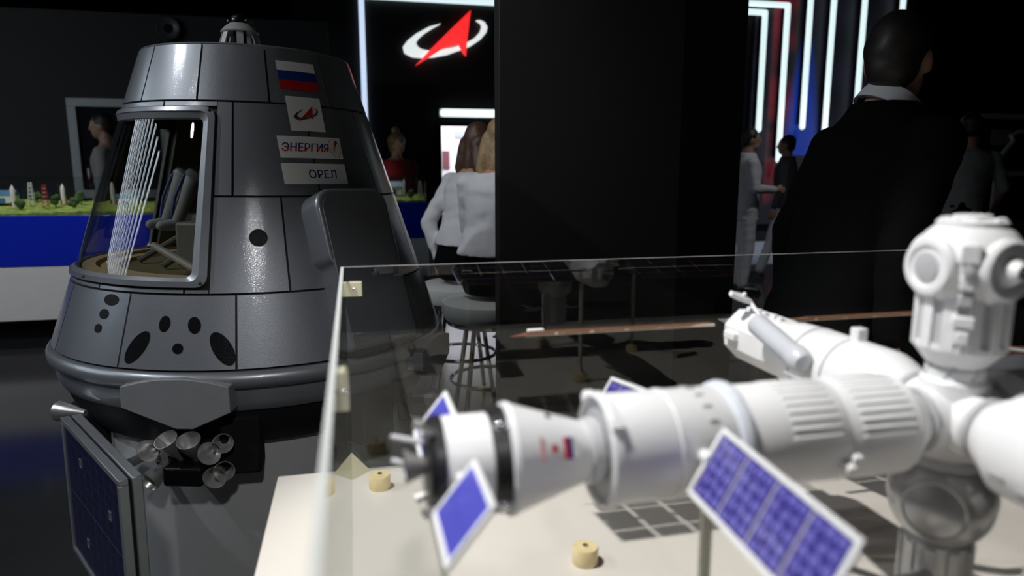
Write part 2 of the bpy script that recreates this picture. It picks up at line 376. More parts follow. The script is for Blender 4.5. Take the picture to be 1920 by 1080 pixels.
panel(WL, -42, Z1, WB); panel(-42, -13, Z1, WB); panel(-13, WR, Z1, WB, gr=0)
for k in range(12): panel(-59 + 30 * k, -29 + 30 * k, Z0, Z1)
# liner under the seams, left open at the two windows
mb = MB()
cpatch(mb, -180, 180, Z3 - .01, Z4, -0.03, -0.0095); cpatch(mb, -180, 180, Z0, Z1 + .03, -0.03, -0.0095)
cpatch(mb, WR - 3.5, 360 + WL + 4, Z1, Z3, -0.03, -0.0095); cpatch(mb, WL, WR, 1.515, Z3, -0.03, -0.0095)
mb.obj('hull_liner', SEAM, craft)
mb = MB(); cpatch(mb, -11, 360 + WL + 4, Z1 + .02, Z3, -0.045, -0.032); mb.obj('cabin_wall', CABIN, craft)
# window: raised frame with rounded corners, acrylic, screws
def cring(outer, inner, o_out, o_in, base=-0.012):
    """ring on the cone between two outlines (th, z)"""
    n = len(outer); mb = MB(); vs = [CP(t, z, base) for t, z in outer] + [CP(t, z, o_out) for t, z in outer] + [CP(t, z, o_in) for t, z in inner] + [CP(t, z, base) for t, z in inner]
    fs = []
    for k in range(3):
        for i in range(n): j = (i + 1) % n; fs.append((k * n + i, k * n + j, (k + 1) * n + j, (k + 1) * n + i))
    return mb.add(vs, fs)
def cone_rrect(t0, t1, z0, z1, r, n=6, sub=40):
    """rounded rectangle on the cone; r in metres"""
    pts = []
    def arc(ct, cz, a0, rt):
        for k in range(n + 1): a = rad(a0 + 90 * k / n); pts.append((ct + rt * math.cos(a), cz + r * math.sin(a)))
    def dth(z): return math.degrees(r / CR(z))
    corners = [(t1, z1, 0), (t0, z1, 90), (t0, z0, 180), (t1, z0, 270)]
    for idx, (t, z, a0) in enumerate(corners):
        d = dth(z); arc(t - d if t == t1 else t + d, z - r if z == z1 else z + r, a0, d)
        if idx in (0, 2):
            a = pts[-1]; nt = corners[idx + 1]; e = nt[0] + (d if nt[0] == t0 else -d)
            for k in range(1, sub): pts.append((a[0] + (e - a[0]) * k / sub, a[1]))
    return pts
wf = bpy.data.objects.new('side_window', None); COL.objects.link(wf); wf.parent = craft
o1 = cone_rrect(WL, WR - .25, WB + .003, WT - .003, 0.035); i1 = cone_rrect(WL + 4.4, WR - 2.6, WB + .020, WT - .018, 0.030)
i2 = cone_rrect(WL + 5.4, WR - 4.9, 1.000, 1.512, 0.022)
cring(o1, i1, 0.010, 0.012).obj('window_frame', HULLTRIM, wf, smooth=40)
cring(i1, i2, 0.008, 0.000, base=-0.015).obj('frame_bevel', HULLTRIM, wf, smooth=40)
mb = MB(); cpatch(mb, WL + 5, WR - 4.4, 0.998, 1.514, -0.007, -0.003, step=1.0); mb.obj('window_pane', ACRYLDARK, wf)
for t, z in ((-9.0, 1.535), (-8.4, 0.982), (-50, 0.979), (-88, 1.535), (-95, .98)):
    MB().lathe([(0.0055, 0), (0.0055, 0.003), (0.003, 0.004)], 10, frame(CP(t, z, 0.011), CN(t))).obj('screw', BLACKSAT, wf)
# top ring, lid and docking probe
MB().lathe([(CR(Z4) - .012, Z4 - 0.02), (CR(Z4) - .001, Z4), (CR(Z4) - .004, Z4 + 0.004), (CR(Z4) - .02, Z4 + .004), (CR(Z4) - .03, Z4 - 0.01), (0.05, Z4 - .012)], 64, cap0=False).obj('top_lid', HULLTRIM, craft)
pr = bpy.data.objects.new('docking_probe', None); COL.objects.link(pr); pr.parent = craft; pr.location = (-.028, 0, .004)
MB().lathe([(0.024, Z4 - .02), (0.024, Z4 + .112), (0.030, Z4 + .130), (0.032, Z4 + .144), (0.029, Z4 + .158), (0.018, Z4 + .168), (0.002, Z4 + .172)], 24).obj('probe_head', BLACKGLOSS, pr)
MB().lathe([(0.068, Z4 + .096), (0.072, Z4 + .100), (0.056, Z4 + .118), (0.038, Z4 + .132), (0.034, Z4 + .132), (0.052, Z4 + .112)], 32, cap0=False, cap1=False).obj('probe_collar', mat('probe_silver', (.55, .55, .54), .4, .4, vary=.08, scale=60), pr)
for k in range(7):
    a = rad(20 + k * 360 / 7); u = Vector((math.cos(a), math.sin(a), 0))
    M = frame(u * 0.078 + Vector((0, 0, Z4 + .048)), Vector((0, 0, 1)) - u * 0.35, u)
    MB().box((0, 0, 0), (0.006, 0.024, 0.105), M).obj('probe_strut', mat('probe_silver', (.55, .55, .54), .4, .4), pr)
for k in range(6):
    a = rad(10 + k * 60); MB().ball((0.042 * math.cos(a), 0.042 * math.sin(a), Z4 + .142), 0.004, 8, 6).obj('probe_stud', STEEL, pr)
# ports printed on the lower panels
def ellipse_decal(name, th, z, a, b, tilt, m, off=0.0012, n=28, parent=craft):
    c = CR(z); vs = []; fs = []
    for o in (off, -0.004):
        vs.append(CP(th, z, o))
        for k in range(n):
            t = 2 * math.pi * k / n; u = a * math.cos(t); v = b * math.sin(t); uu = u * math.cos(tilt) - v * math.sin(tilt); vv = u * math.sin(tilt) + v * math.cos(tilt)
            zz = z + vv * CA; vs.append(CP(th + math.degrees(uu / CR(zz)), zz, o))
    for k in range(n):
        j = (k + 1) % n; fs.append((0, 1 + k, 1 + j)); fs.append((1 + j, 1 + k, n + 2 + k, n + 2 + j))
    return MB().add(vs, fs).obj(name, m, parent, smooth=30)
for th, z, a, b, tl in ((-35.6, 0.921, .033, .019, 0), (-37.2, .875, .022, .017, 0), (-38.3, .829, .017, .015, 0), (-17.4, .859, .018, .026, -.1), (-9.5, .856, .020, .027, .15),
                        (-13.3, .786, .017, .017, 0), (-24.2, .785, .060, .028, rad(58)), (-2.3, .784, .060, .029, rad(-60)), (7.6, 1.124, .029, .029, 0), (58.3, 1.120, .029, .029, 0)):
    ellipse_decal('thruster_port', th, z, a, b, tl, BLACKGLOSS)
# decals
def warp(me, thc, zc, off):
    """flat metres (u right, v up) onto the cone"""
    for v in me.vertices:
        zz = zc + v.co.y * CA; v.co = CP(thc + math.degrees(v.co.x / CR(zz)), zz, off)
    me.update()
def flat(polys, quads=None):
    mb = MB()
    for p in polys: mb.add([(x, y, 0) for x, y in p], [tuple(range(len(p)))])
    return mb
def grid(x0, x1, y0, y1, nx=10, ny=3):
    vs = [(x0 + (x1 - x0) * i / nx, y0 + (y1 - y0) * j / ny, 0) for j in range(ny + 1) for i in range(nx + 1)]
    return MB().add(vs, [(j * (nx + 1) + i, j * (nx + 1) + i + 1, (j + 1) * (nx + 1) + i + 1, (j + 1) * (nx + 1) + i) for j in range(ny) for i in range(nx)])
def decal(name, mb, m, thc, zc, off, parent, sub=0):
    me = mb if isinstance(mb, bpy.types.Mesh) else mb.mesh(name, 0)
    if sub:
        bm = bmesh.new(); bm.from_mesh(me); bmesh.ops.triangulate(bm, faces=bm.faces[:]); bmesh.ops.subdivide_edges(bm, edges=bm.edges[:], cuts=sub, use_grid_fill=True); bm.to_mesh(me); bm.free()
    warp(me, thc, zc, off); me.polygons.foreach_set('use_smooth', [True] * len(me.polygons))
    return link(name, me, m, parent)
# shared emblem outline in picture units (x right, y down), centred
_EO = [(970, 360), (800, 412), (620, 512), (490, 615), (425, 700), (445, 785), (550, 835), (720, 845), (880, 825), (1060, 785), (1240, 718), (1400, 655), (1550, 555), (1635, 455), (1655, 380), (1615, 312), (1545, 285), (1490, 292)]
_EI = [(965, 366), (860, 425), (735, 505), (650, 580), (612, 640), (635, 690), (690, 722), (760, 735), (880, 740), (1030, 706), (1190, 668), (1340, 612), (1460, 540), (1540, 455), (1568, 385), (1562, 345), (1530, 318), (1490, 300)]
_EA = [(1402, 165), (1372, 400), (1345, 600), (1325, 805), (1285, 760), (1250, 705), (1212, 645), (1000, 705), (850, 800), (590, 962), (800, 742), (1100, 450)]
def emblem_polys(w):
    s = w / 1235.0; f = lambda p: ((p[0] - 1040) * s, (565 - p[1]) * s)
    return [f(p) for p in _EO], [f(p) for p in _EI], [f(p) for p in _EA]
dec = bpy.data.objects.new('flag_decal', None); COL.objects.link(dec); dec.parent = craft; dec['label'] = 'white, blue and red striped flag sticker'
thc, zc = 29.8, 1.6695
for k, (m, nm) in enumerate(((DECALRED, 'red_stripe'), (DECALBLUE, 'blue_stripe'), (DECALWHITE, 'white_stripe'))):
    h = 0.0345; decal(nm, grid(-.071, .071, -.0515 + k * h, -.0515 + (k + 1) * h), m, thc, zc, 0.0015, dec)
dec = bpy.data.objects.new('emblem_decal', None); COL.objects.link(dec); dec.parent = craft; dec['label'] = 'white sticker with a red arrow crossing a grey orbit'
thc, zc = 30.3, 1.538
decal('sticker', grid(-.065, .065, -.0625, .0625), DECALWHITE, thc, zc, 0.0015, dec)
A, I, Ar = emblem_polys(0.098)
mbr = MB(); n = len(A); mbr.add([(*p, 0) for p in A] + [(*p, 0) for p in I], [(i, n + i, n + i + 1, i + 1) for i in range(n - 1)])
decal('orbit', mbr, DECALGREY, thc, zc, 0.0022, dec, sub=1)
decal('arrow', flat([Ar]), DECALRED, thc, zc, 0.0027, dec, sub=2)
dec = bpy.data.objects.new('wordmark_decal', None); COL.objects.link(dec); dec.parent = craft; dec['label'] = 'white sticker lettered in blue and red italics beside a red orbit'
thc, zc = 30.4, 1.4225
decal('sticker', grid(-.1195, .1195, -.039, .039, 14), DECALWHITE, thc, zc, 0.0015, dec)
def fit(me, w, h, cx=0, cy=0):
    xs = [v.co.x for v in me.vertices]; ys = [v.co.y for v in me.vertices]
    sx, sy = w / (max(xs) - min(xs)), h / (max(ys) - min(ys)); mx, my = (max(xs) + min(xs)) / 2, (max(ys) + min(ys)) / 2
    for v in me.vertices: v.co = ((v.co.x - mx) * sx + cx, (v.co.y - my) * sy + cy, 0)
    me.update(); return me
tm = fit(text_mesh('ЭНЕРГИЯ', 1.0, 0.25, 0.0), 0.174, 0.031)
bm = bmesh.new(); bm.from_mesh(tm); bmesh.ops.triangulate(bm, faces=bm.faces[:])
for cut in (-.009, -.0045, .0): bmesh.ops.bisect_plane(bm, geom=bm.verts[:] + bm.edges[:] + bm.faces[:], plane_co=(0, cut, 0), plane_no=(0, 1, 0))
for f in bm.faces: y = f.calc_center_median().y; f.material_index = 0 if y > 0 else 1
bm.to_mesh(tm); bm.free()
for v in tm.vertices: v.co.x -= 0.0235
tm2 = tm.copy()
for v in tm2.vertices: v.co.x += 0.0016
lo_ = decal('lettering', tm2, DECALBLUE, thc, zc, 0.0023, dec); lo_.data.materials.append(DECALRED)
lo_ = decal('lettering', tm, DECALBLUE, thc, zc, 0.0024, dec); lo_.data.materials.append(DECALRED)
orb = []; nn = 40
for k in range(nn): a = 2 * math.pi * k / nn; orb.append(Vector((0.0285 * math.cos(a) * 0.86, 0.034 * math.sin(a), 0)))
mbr = MB(); n = nn; mbr.add([p for p in orb] + [p * 0.945 for p in orb], [(i, (i + 1) % n, n + (i + 1) % n, n + i) for i in range(n)])
me = mbr.mesh('orbit', 0)
for v in me.vertices: x, y = v.co.x, v.co.y; v.co.x = x * math.cos(.3) - y * math.sin(.3) + 0.088; v.co.y = x * math.sin(.3) + y * math.cos(.3)
decal('orbit', me, DECALRED, thc, zc, 0.0022, dec)
sat = [(0.098 + .0065 * math.cos(t * .5236), 0.022 + .0065 * math.sin(t * .5236)) for t in range(12)]
decal('satellite', flat([sat, [(.098, .018), (.092, .020), (.076, -.014)], [(.099, .017), (.095, .017), (.082, -.022)], [(.092, .023), (.089, .021), (.074, .000)]]), DECALRED, thc, zc, 0.0026, dec)
dec = bpy.data.objects.new('name_decal', None); COL.objects.link(dec); dec.parent = craft; dec['label'] = 'white sticker lettered in dark blue capitals'
thc, zc = 30.2, 1.3325
decal('sticker', grid(-.121, .121, -.037, .037, 14), DECALWHITE, thc, zc, 0.0015, dec)
decal('lettering', fit(text_mesh('ОРЕЛ', 1.0, 0.0, 0.012), 0.107, 0.031, 0.022, -0.001), DECALNAVY, thc, zc, 0.0022, dec)
# side hatch fairing: a deep round-shouldered block lying against the cone
HT = 37.0; Nn = CN(HT); tang = Vector((math.cos(rad(HT)), math.sin(rad(HT)), 0)); gen = Nn.cross(tang) * -1
if gen.z < 0: gen = -gen
zc = 1.0; O = CP(HT, zc, 0.0); Mh = Matrix((tang, gen, Nn)).transposed().to_4x4(); Mh = Matrix.Translation(O) @ Mh
htop = (1.262 - zc) / CA; hbot = (0.735 - zc) / CA
def hatch_poly(w, top, bot, r, notch=0.0):
    pts = []
    for k in range(9): a = rad(90 * k / 8); pts.append((w - r + r * math.cos(a), top - r + r * math.sin(a)))
    for k in range(9): a = rad(90 + 90 * k / 8); pts.append((-w + r + r * math.cos(a), top - r + r * math.sin(a)))
    if notch: pts += [(-w, 0.035), (-w + notch, 0.012)]
    pts += [(-w + notch, bot), (w, bot)]
    return pts
ht = bpy.data.objects.new('side_hatch', None); COL.objects.link(ht); ht.parent = craft
MB().prism(hatch_poly(.150, htop, hbot, .065, 0.022), -0.075, 0.080, Mh).obj('hatch_body', HULLTRIM, ht, bevel=0.014, bseg=4, smooth=50)
MB().prism(hatch_poly(.132, htop - .018, hbot + .01, .055), 0.070, 0.0815, Mh).obj('hatch_face', HULL, ht, bevel=0.003)
MB().box((0, htop - .0007, 0.01), (0.16, 0.004, 0.11), Mh).obj('hatch_top_plate', HULL, ht, bevel=0.0015)
# rim bead, skirt, heat shield, pedestal
rb = []
for k in range(13): a = rad(-75 + 180 * k / 12); rb.append((0.728 + 0.026 * math.cos(a), 0.684 + 0.030 * math.sin(a)))
MB().lathe([(0.70, 0.655)] + rb + [(0.725, 0.717), (0.70, 0.717)], 96, cap0=False, cap1=False).obj('rim_bead', HULLTRIM, craft, smooth=50)
MB().lathe([(0.68, 0.577), (0.712, 0.577), (0.716, 0.582), (0.727, 0.610), (0.729, 0.652), (0.70, 0.658)], 96, cap0=False, cap1=False).obj('skirt', HULLTRIM, craft, smooth=30)
MB().lathe([(0.585, 0.430), (0.630, 0.437), (0.655, 0.47), (0.690, 0.53), (0.705, 0.585), (0.5, 0.60)], 96).obj('heat_shield', BLACKSAT, craft)
MB().lathe([(0.604, -CRAFT_AT.z / CS + .004), (0.604, 0.445), (0.55, 0.445)], 96).obj('pedestal', PEDESTAL, craft)
# shield plate hung on the skirt
poly = [(-25.3, .677), (-20.5, .693), (-16.1, .702), (-10.6, .704), (-5.0, .695), (-0.2, .680), (0.0, .597), (-9.0, .541), (-12.9, .541), (-25.3, .609)]
def cyl_prism(mb, poly, r0, r1):
    n = len(poly); vs = []
    for r in (r0, r1):
        for t, z in poly: a = rad(t); vs.append((r * math.sin(a), -r * math.cos(a), z))
    return mb.add(vs, [tuple(range(n)), tuple(reversed(range(n, 2 * n)))] + [(i, n + i, n + (i + 1) % n, (i + 1) % n) for i in range(n)])
flatp = [(0.775 * math.sin(rad(t + 12.6)), z) for t, z in poly]
Mp = frame(Vector((0.752 * math.sin(rad(-12.6)), -0.752 * math.cos(rad(-12.6)), 0)), Vector((math.sin(rad(-12.6)), -math.cos(rad(-12.6)), 0)), Vector((math.cos(rad(-12.6)), math.sin(rad(-12.6)), 0)))
MB().prism(flatp, -0.045, 0.016, Mp).obj('shield_plate', PLATE, craft, bevel=0.003)
# thruster cluster
def rp(th, z, r): a = rad(th); return Vector((r * math.sin(a), -r * math.cos(a), z))
def rd(th): a = rad(th); return Vector((math.sin(a), -math.cos(a), 0))
ZZ = Vector((0, 0, 1)); cl = bpy.data.objects.new('thruster_block', None); COL.objects.link(cl); cl.parent = craft
def nozzle(mouth, d, L, r0, r1, parent=cl):
    """bell with its mouth at mouth, opening along d"""
    M = frame(mouth - Vector(d).normalized() * L, d)
    MB().lathe([(r1 * .55, -L * .45), (r1, 0), (r1 + (r0 - r1) * .30, L * .22), (r1 + (r0 - r1) * .66, L * .6), (r0, L), (r0 * .95, L), (r1 + (r0 - r1) * .58, L * .6), (r1 * .8, L * .15), (0.001, L * .1)], 28, M, cap1=False).obj('nozzle', STEEL, parent, smooth=50)
tg = Vector((math.cos(rad(-12)), math.sin(rad(-12)), 0)); fr = rd(-12)
nozzle(rp(-16.6, .498, .745), ZZ * 1.0 + fr * .55 - tg * .25, .078, .037, .014); nozzle(rp(-11.0, .497, .745), ZZ * 1.0 + fr * .55 - tg * .0, .078, .037, .014)
nozzle(rp(-20.9, .459, .755), fr * 1 - tg * .10 + ZZ * .05, .065, .037, .013); nozzle(rp(-6.0, .455, .755), fr * 1 + tg * .10 + ZZ * .1, .065, .037, .013)
nozzle(rp(-21.4, .352, .755), fr * 1 - tg * .45 - ZZ * .45, .085, .036, .012); nozzle(rp(-5.1, .372, .755), fr * 1 + tg * .15 - ZZ * .05, .065, .037, .013)
nozzle(rp(-3.0, .482, .745), fr * 1 + tg * .35, .06, .033, .012); nozzle(rp(-3.0, .388, .745), fr * 1 + tg * .35, .06, .033, .012)
nozzle(rp(-21.5, .388, .715), fr * .5 - tg * .9 + ZZ * .35, .05, .019, .008); nozzle(rp(-18.5, .488, .690), fr * .4 - tg * .7 + ZZ * .9, .05, .024, .010)
def rbox(th, r, z, sx, sy, sz, name, m, bevel, parent):
    MB().box((0, 0, 0), (sx, sy, sz), Matrix.Translation(rp(th, z, r)) @ Matrix.Rotation(rad(th), 4, 'Z')).obj(name, m, parent, bevel=bevel, bseg=3)
rbox(-12.6, .71, .376, .128, .10, .066, 'thruster_base', BLACKGLOSS, .012, cl)
rbox(-13.0, .645, .42, .14, .11, .10, 'thruster_core', BLACKSAT, .01, cl)
rbox(0.6, .635, .455, .125, .14, .20, 'equipment_box', BLACKMATT, .012, craft)
rbox(40, .655, .46, .14, .13, .18, 'equipment_box', BLACKMATT, .012, craft); rbox(-62, .64, .41, .20, .10, .17, 'equipment_box', BLACKMATT, .02, craft)
# second cluster on the right-hand side and the single bell on the left rim
c2 = bpy.data.objects.new('thruster_block', None); COL.objects.link(c2); c2.parent = craft
nozzle(rp(-49, .545, .775), -Vector((math.cos(rad(-49)), math.sin(rad(-49)), 0)) * 1 + rd(-49) * .5, .07, .034, .018, c2)
for th, z, d in ((62, .47, ZZ), (68, .44, rd(75)), (72, .38, rd(80) - ZZ * .6), (60, .36, rd(55) - ZZ * .4)): nozzle(rp(th, z, .755), d, .07, .03, .011, c2)
rbox(65, .68, .40, .12, .12, .08, 'thruster_base', BLACKGLOSS, .012, c2)
MB().prism([(0.775 * math.sin(rad(t + 12.6)), z) for t, z in poly], -0.045, 0.016, frame(rd(65) * .752, rd(65), Vector((math.cos(rad(65)), math.sin(rad(65)), 0)))).obj('shield_plate', PLATE, craft, bevel=0.003)
# solar wing standing on the left of the pedestal
sw = bpy.data.objects.new('solar_wing', None); COL.objects.link(sw); sw.parent = craft
off = Vector((CX - 1.2 * math.sin(LEAN), CY, 0))         # measured at the 3.0 m drawing distance
PA, PB = onz(108, 787, 0.56) - off, onz(215, 905, 0.56) - off
ux = (PB - PA); LW = ux.length; ux.normalize(); nrm = Vector((ux.y, -ux.x, 0))
if nrm.dot(Vector((0, 0, 0)) - PA) > 0: nrm = -nrm        # outward face
zt, zb = 0.56, 0.105; Hh = zt - zb
Ms = Matrix.Translation(PA + Vector((0, 0, zb - .56))) @ Matrix((ux, ZZ, nrm)).transposed().to_4x4()
fw_ = 0.018; mb = MB()
for a, b, c, d in ((0, LW, 0, fw_), (0, LW, Hh - fw_, Hh), (0, fw_, fw_, Hh - fw_), (LW - fw_, LW, fw_, Hh - fw_)): mb.bx(a, b, c, d, -0.024, 0.0, Ms)
mb.obj('wing_frame', FRAMEGREY, sw, bevel=0.002)
MB().bx(0.0, LW, 0.0, Hh, -0.058, -0.032, Ms).obj('wing_back_frame', FRAMEGREY, sw, bevel=0.003)
MB().bx(0.008, LW - .008, 0.008, Hh - .008, -0.034, -0.022, Ms).obj('wing_gap', BLACKMATT, sw)
iw, ih = LW - 2 * fw_, Hh - 2 * fw_
def uvquad(name, m, parent, M, x0, x1, y0, y1, z, thick=0.004, z_dir=1):
    me = bpy.data.meshes.new(name); vs = [(x0, y0, z), (x1, y0, z), (x1, y1, z), (x0, y1, z), (x0, y0, z - thick), (x1, y0, z - thick), (x1, y1, z - thick), (x0, y1, z - thick)]
    me.from_pydata([tuple(M @ Vector(v)) for v in vs], [], [(0, 1, 2, 3), (7, 6, 5, 4), (0, 4, 5, 1), (1, 5, 6, 2), (2, 6, 7, 3), (3, 7, 4, 0)])
    uv = me.uv_layers.new(name='UV'); q = [(0, 0), (1, 0), (1, 1), (0, 1)]; L = {0: q[0], 1: q[1], 2: q[2], 3: q[3], 4: q[0], 5: q[1], 6: q[2], 7: q[3]}
    for lp in me.loops: uv.data[lp.index].uv = L[lp.vertex_index]
    me.update(); return link(name, me, m, parent)
for i in range(2):
    for j in range(2):
        g = 0.0018
        uvquad('solar_cell', CAPCELL, sw, Ms, fw_ + iw * i / 2 + g, fw_ + iw * (i + 1) / 2 - g, fw_ + ih * j / 2 + g, fw_ + ih * (j + 1) / 2 - g, -0.004)
MB().bx(fw_, LW - fw_, fw_, Hh - fw_, -0.014, -0.0085, Ms).obj('cell_backing', FRAMEGREY, sw)
for u, v in ((.32, .83), (.82, .70), (.33, .22)):
    mb = MB(); x, y = fw_ + iw * u, fw_ + ih * v
    for a, b, c, d in ((-.010, .010, .011, .0128), (-.010, .010, -.0128, -.011), (-.010, -.008, -.011, .011), (.008, .010, -.011, .011)): mb.bx(x + a, x + b, y + c, y + d, -0.0045, -0.002, Ms)
    mb.obj('cell_mark', FRAMEGREY, sw)
pm = Ms @ Vector((LW * .25, Hh * .62, -0.05)); MB().tube([pm, Vector((pm.x * .55, pm.y * .55, pm.z))], 0.016, 12).obj('wing_bracket', FRAMEGREY, sw)
# cabin: floor, step rings, seats, console, struts
cb = bpy.data.objects.new('cabin', None); COL.objects.link(cb); cb.parent = craft
MB().lathe([(0.60, 0.955), (0.60, 0.972), (0.02, 0.972)], 64).obj('cabin_floor', mat('cabin_floor_olive', (0.20, 0.165, 0.095), 0.5), cb)
MB().lathe([(0.618, 0.955), (0.618, 0.995), (0.575, 0.995), (0.570, 0.972)], 64, cap0=False, cap1=False).obj('floor_ring', BEIGE, cb)
MB().lathe([(0.560, 0.972), (0.560, 0.984), (0.50, 0.986), (0.49, 0.972)], 64, cap0=False, cap1=False).obj('floor_ring', BEIGE, cb)
def seat(x, y, rz):
    s = bpy.data.objects.new('crew_seat', None); COL.objects.link(s); s.parent = cb
    M = Matrix.Translation((x, y, 0.975)) @ Matrix.Rotation(rz, 4, 'Z')
    MB().bx(-.10, .10, -.13, .12, 0.02, .19, M).obj('seat_box', CABINGREY, s, bevel=.012)
    MB().prism(rrect(-.095, .095, 0, .26, .03), -0.025, 0.025, M @ Matrix.Translation((0, .14, .17)) @ Matrix.Rotation(rad(80), 4, 'X')).obj('seat_back', CABINGREY, s, bevel=.008)
    MB().prism(rrect(-.055, .055, 0, .10, .03), -0.022, 0.022, M @ Matrix.Translation((0, .18, .43)) @ Matrix.Rotation(rad(80), 4, 'X')).obj('head_rest', CABINGREY, s, bevel=.008)
    for sx in (-1, 1): MB().tube([M @ Vector((sx * .10, -.10, .12)), M @ Vector((sx * .115, -.30, .01))], 0.012, 8).obj('seat_strut', CABINGREY, s)
    return M
S1 = seat(-0.13, 0.05, rad(-55)); S2 = seat(0.16, 0.16, rad(-55))
MB().tube([(-0.12, -.47, .99), (-.30, -.36, 1.08)], .013, 8).obj('cabin_strut', mat('strut_pale', (.34, .33, .30), .5), cb); MB().ball((-0.12, -.47, .99), .018).obj('strut_joint', BLACKSAT, cb)
MB().box((0, 0, 0), (.20, .10, .16), Matrix.Translation((-.13, -.29, 1.075)) @ Matrix.Rotation(rad(-20), 4, 'Z')).obj('console_box', CABINGREY, cb, bevel=.01); MB().bx(-.10, .16, .10, .13, 1.30, 1.36).obj('instrument_panel', BLACKSAT, cb); MB().bx(-.05, .09, .12, .135, 1.06, 1.30).obj('panel_post', BLACKMATT, cb)
MB().tube([(.10, -.30, 1.00), (.09, -.28, 1.25), (.02, -.12, 1.32)], .010, 8).obj('cabin_strut', BLACKSAT, cb)
# a crew dummy in a white suit, knees up in the seat
dm = MB()
def Pp(p): return S1 @ Vector(p)
for s in (-1, 1):
    dm.limb(Pp((s * .045, .06, .23)), Pp((s * .055, -.14, .34)), .040, .034); dm.limb(Pp((s * .055, -.14, .34)), Pp((s * .05, -.21, .17)), .033, .024); dm.limb(Pp((s * .05, -.20, .16)), Pp((s * .05, -.27, .155)), .024, .018)
    dm.limb(Pp((s * .085, .13, .38)), Pp((s * .12, .03, .29)), .027, .022); dm.limb(Pp((s * .12, .03, .29)), Pp((s * .06, -.07, .34)), .022, .018)
    for k in range(5): dm.limb(Pp((s * .058 + (k - 2) * .006, -.075, .345)), Pp((s * .055 + (k - 2) * .008, -.105 + abs(k - 1) * .005, .338)), .006, .004, 8)
dm.limb(Pp((0, .08, .24)), Pp((0, .14, .40)), .075, .080); dm.ball(Pp((0, .16, .49)), .062)
dum = root('crew_dummy', (0, 0, 0), 'white space-suited crew dummy seated inside the capsule window', 'mannequin')
dum.matrix_world = Matrix.Translation(CRAFT_AT) @ Matrix.Rotation(LEAN, 4, 'Y') @ Matrix.Diagonal((CS, CS, CS, 1))
dm.obj('suit', SUITWHITE, dum, smooth=60)
for s in (-1, 1): MB().tube([Pp((s * .055 + .0, -.145, .376)), Pp((s * .055, -.178, .34)), Pp((s * .053, -.215, .26)), Pp((s * .05, -.232, .18))], .006, 8).obj('suit_stripe', SUITBLUE, dum)
MB().ball(Pp((0, .115, .495)), (.045, .035, .04)).obj('visor', BLACKGLOSS, dum)
# ================================================================== display table, glass case, station model
TZ = 0.75; TX0, TX1, TY0, TY1 = -0.162, 1.56, 0.10, 1.337
tb = root('display_table', ((TX0 + TX1) / 2, (TY0 + TY1) / 2, 0), 'white display table carrying the station model under clear panels', 'table')
hx, hy = (TX1 - TX0) / 2, (TY1 - TY0) / 2
MB().bx(-hx, hx, -hy, hy, TZ - .035, TZ).obj('table_top', TABLEWHITE, tb, bevel=.002)
MB().bx(-hx + .03, hx - .03, -hy + .03, hy - .03, 0.06, TZ - .035).obj('cabinet', TABLEWHITE, tb, bevel=.002); MB().bx(-hx + .06, hx - .06, -hy + .06, hy - .06, 0, 0.06).obj('plinth', BLACKMATT, tb)
GX0, GX1, GY0, GY1, GT, TH = -0.020, 1.405, 0.17, 1.323, 1.160, 0.006
gc = root('glass_case', ((GX0 + GX1) / 2, (GY0 + GY1) / 2, TZ), 'open-topped clear acrylic case standing on the white display table', 'display case')
go = Vector(((GX0 + GX1) / 2, (GY0 + GY1) / 2, TZ))
def gbox(name, m, x0, x1, y0, y1, z0, z1, parent=gc, bevel=0): return MB().bx(x0 - go.x, x1 - go.x, y0 - go.y, y1 - go.y, z0 - go.z, z1 - go.z).obj(name, m, parent, bevel=bevel)
for nm, x0, x1, y0, y1 in (('side_pane', GX0 - TH, GX0, GY0, GY1), ('side_pane', GX1, GX1 + TH, GY0, GY1), ('back_pane', GX0 - TH, GX1 + TH, GY1, GY1 + TH), ('front_pane', GX0 - TH, GX1 + TH, GY0 - TH, GY0)):
    p = gbox(nm, ACRYL, x0, x1, y0, y1, TZ, GT)
    e = .0018 if nm == 'back_pane' else .0003
    gbox('polished_edge', EDGEGREY if nm == 'back_pane' else EDGE, x0 + .0003, x1 - .0003, y0 + e, y1 - e, GT - .0002, GT + .0010, p)
gbox('corner_seam', BLACKMATT, GX0 - .0012, GX0 + .0003, GY1 - .0015, GY1 - .0002, TZ + .05, GT - .003)
def bracket_tri(cx, cy, sx, sy):
    a = 0.036; mb = MB(); o = (cx - go.x, cy - go.y, 0)
    vs = [(0, 0, 0), (sx * a, 0, 0), (0, sy * a, 0), (0, 0, a * 1.15), (sx * .003, sy * .003, a * 1.15)]
    mb.add([(o[0] + x, o[1] + y, o[2] + z) for x, y, z in vs[:4]], [(0, 2, 1), (0, 1, 3), (0, 3, 2), (1, 2, 3)]); return mb.obj('corner_bracket', BRACKET, gc, smooth=0)
for cx, cy, sx, sy in ((GX0, GY1, 1, -1), (GX1, GY1, -1, -1)): bracket_tri(cx, cy, sx, sy)
def clip(x, y, z, dx, dy, dz):
    c = gbox('corner_clip', BRACKET, x, x + dx, y - dy, y, z - dz / 2, z + dz / 2, bevel=.001)
    MB().ball((x + dx * .55 - go.x, y - dy - go.y, z - go.z), .0035, 12, 8).obj('clip_screw', CHROME, c)
clip(GX0, GY1, 1.119, .032, .008, .028); clip(GX0, .76, 1.105, .009, .026, .044); clip(GX1 - .032, GY1, 1.119, .032, .008, .028)
def block(x, y, label):
    r = root('amber_block', (x, y, TZ), label, 'block', 'amber blocks on the display table')
    MB().lathe([(.0195, 0), (.020, .001), (.020, .024), (.0185, .0265), (.006, .0265)], 28).obj('block_body', AMBER, r); MB().lathe([(.0045, .024), (.0045, .0285), (.002, .030)], 12).obj('screw', CHROME, r)
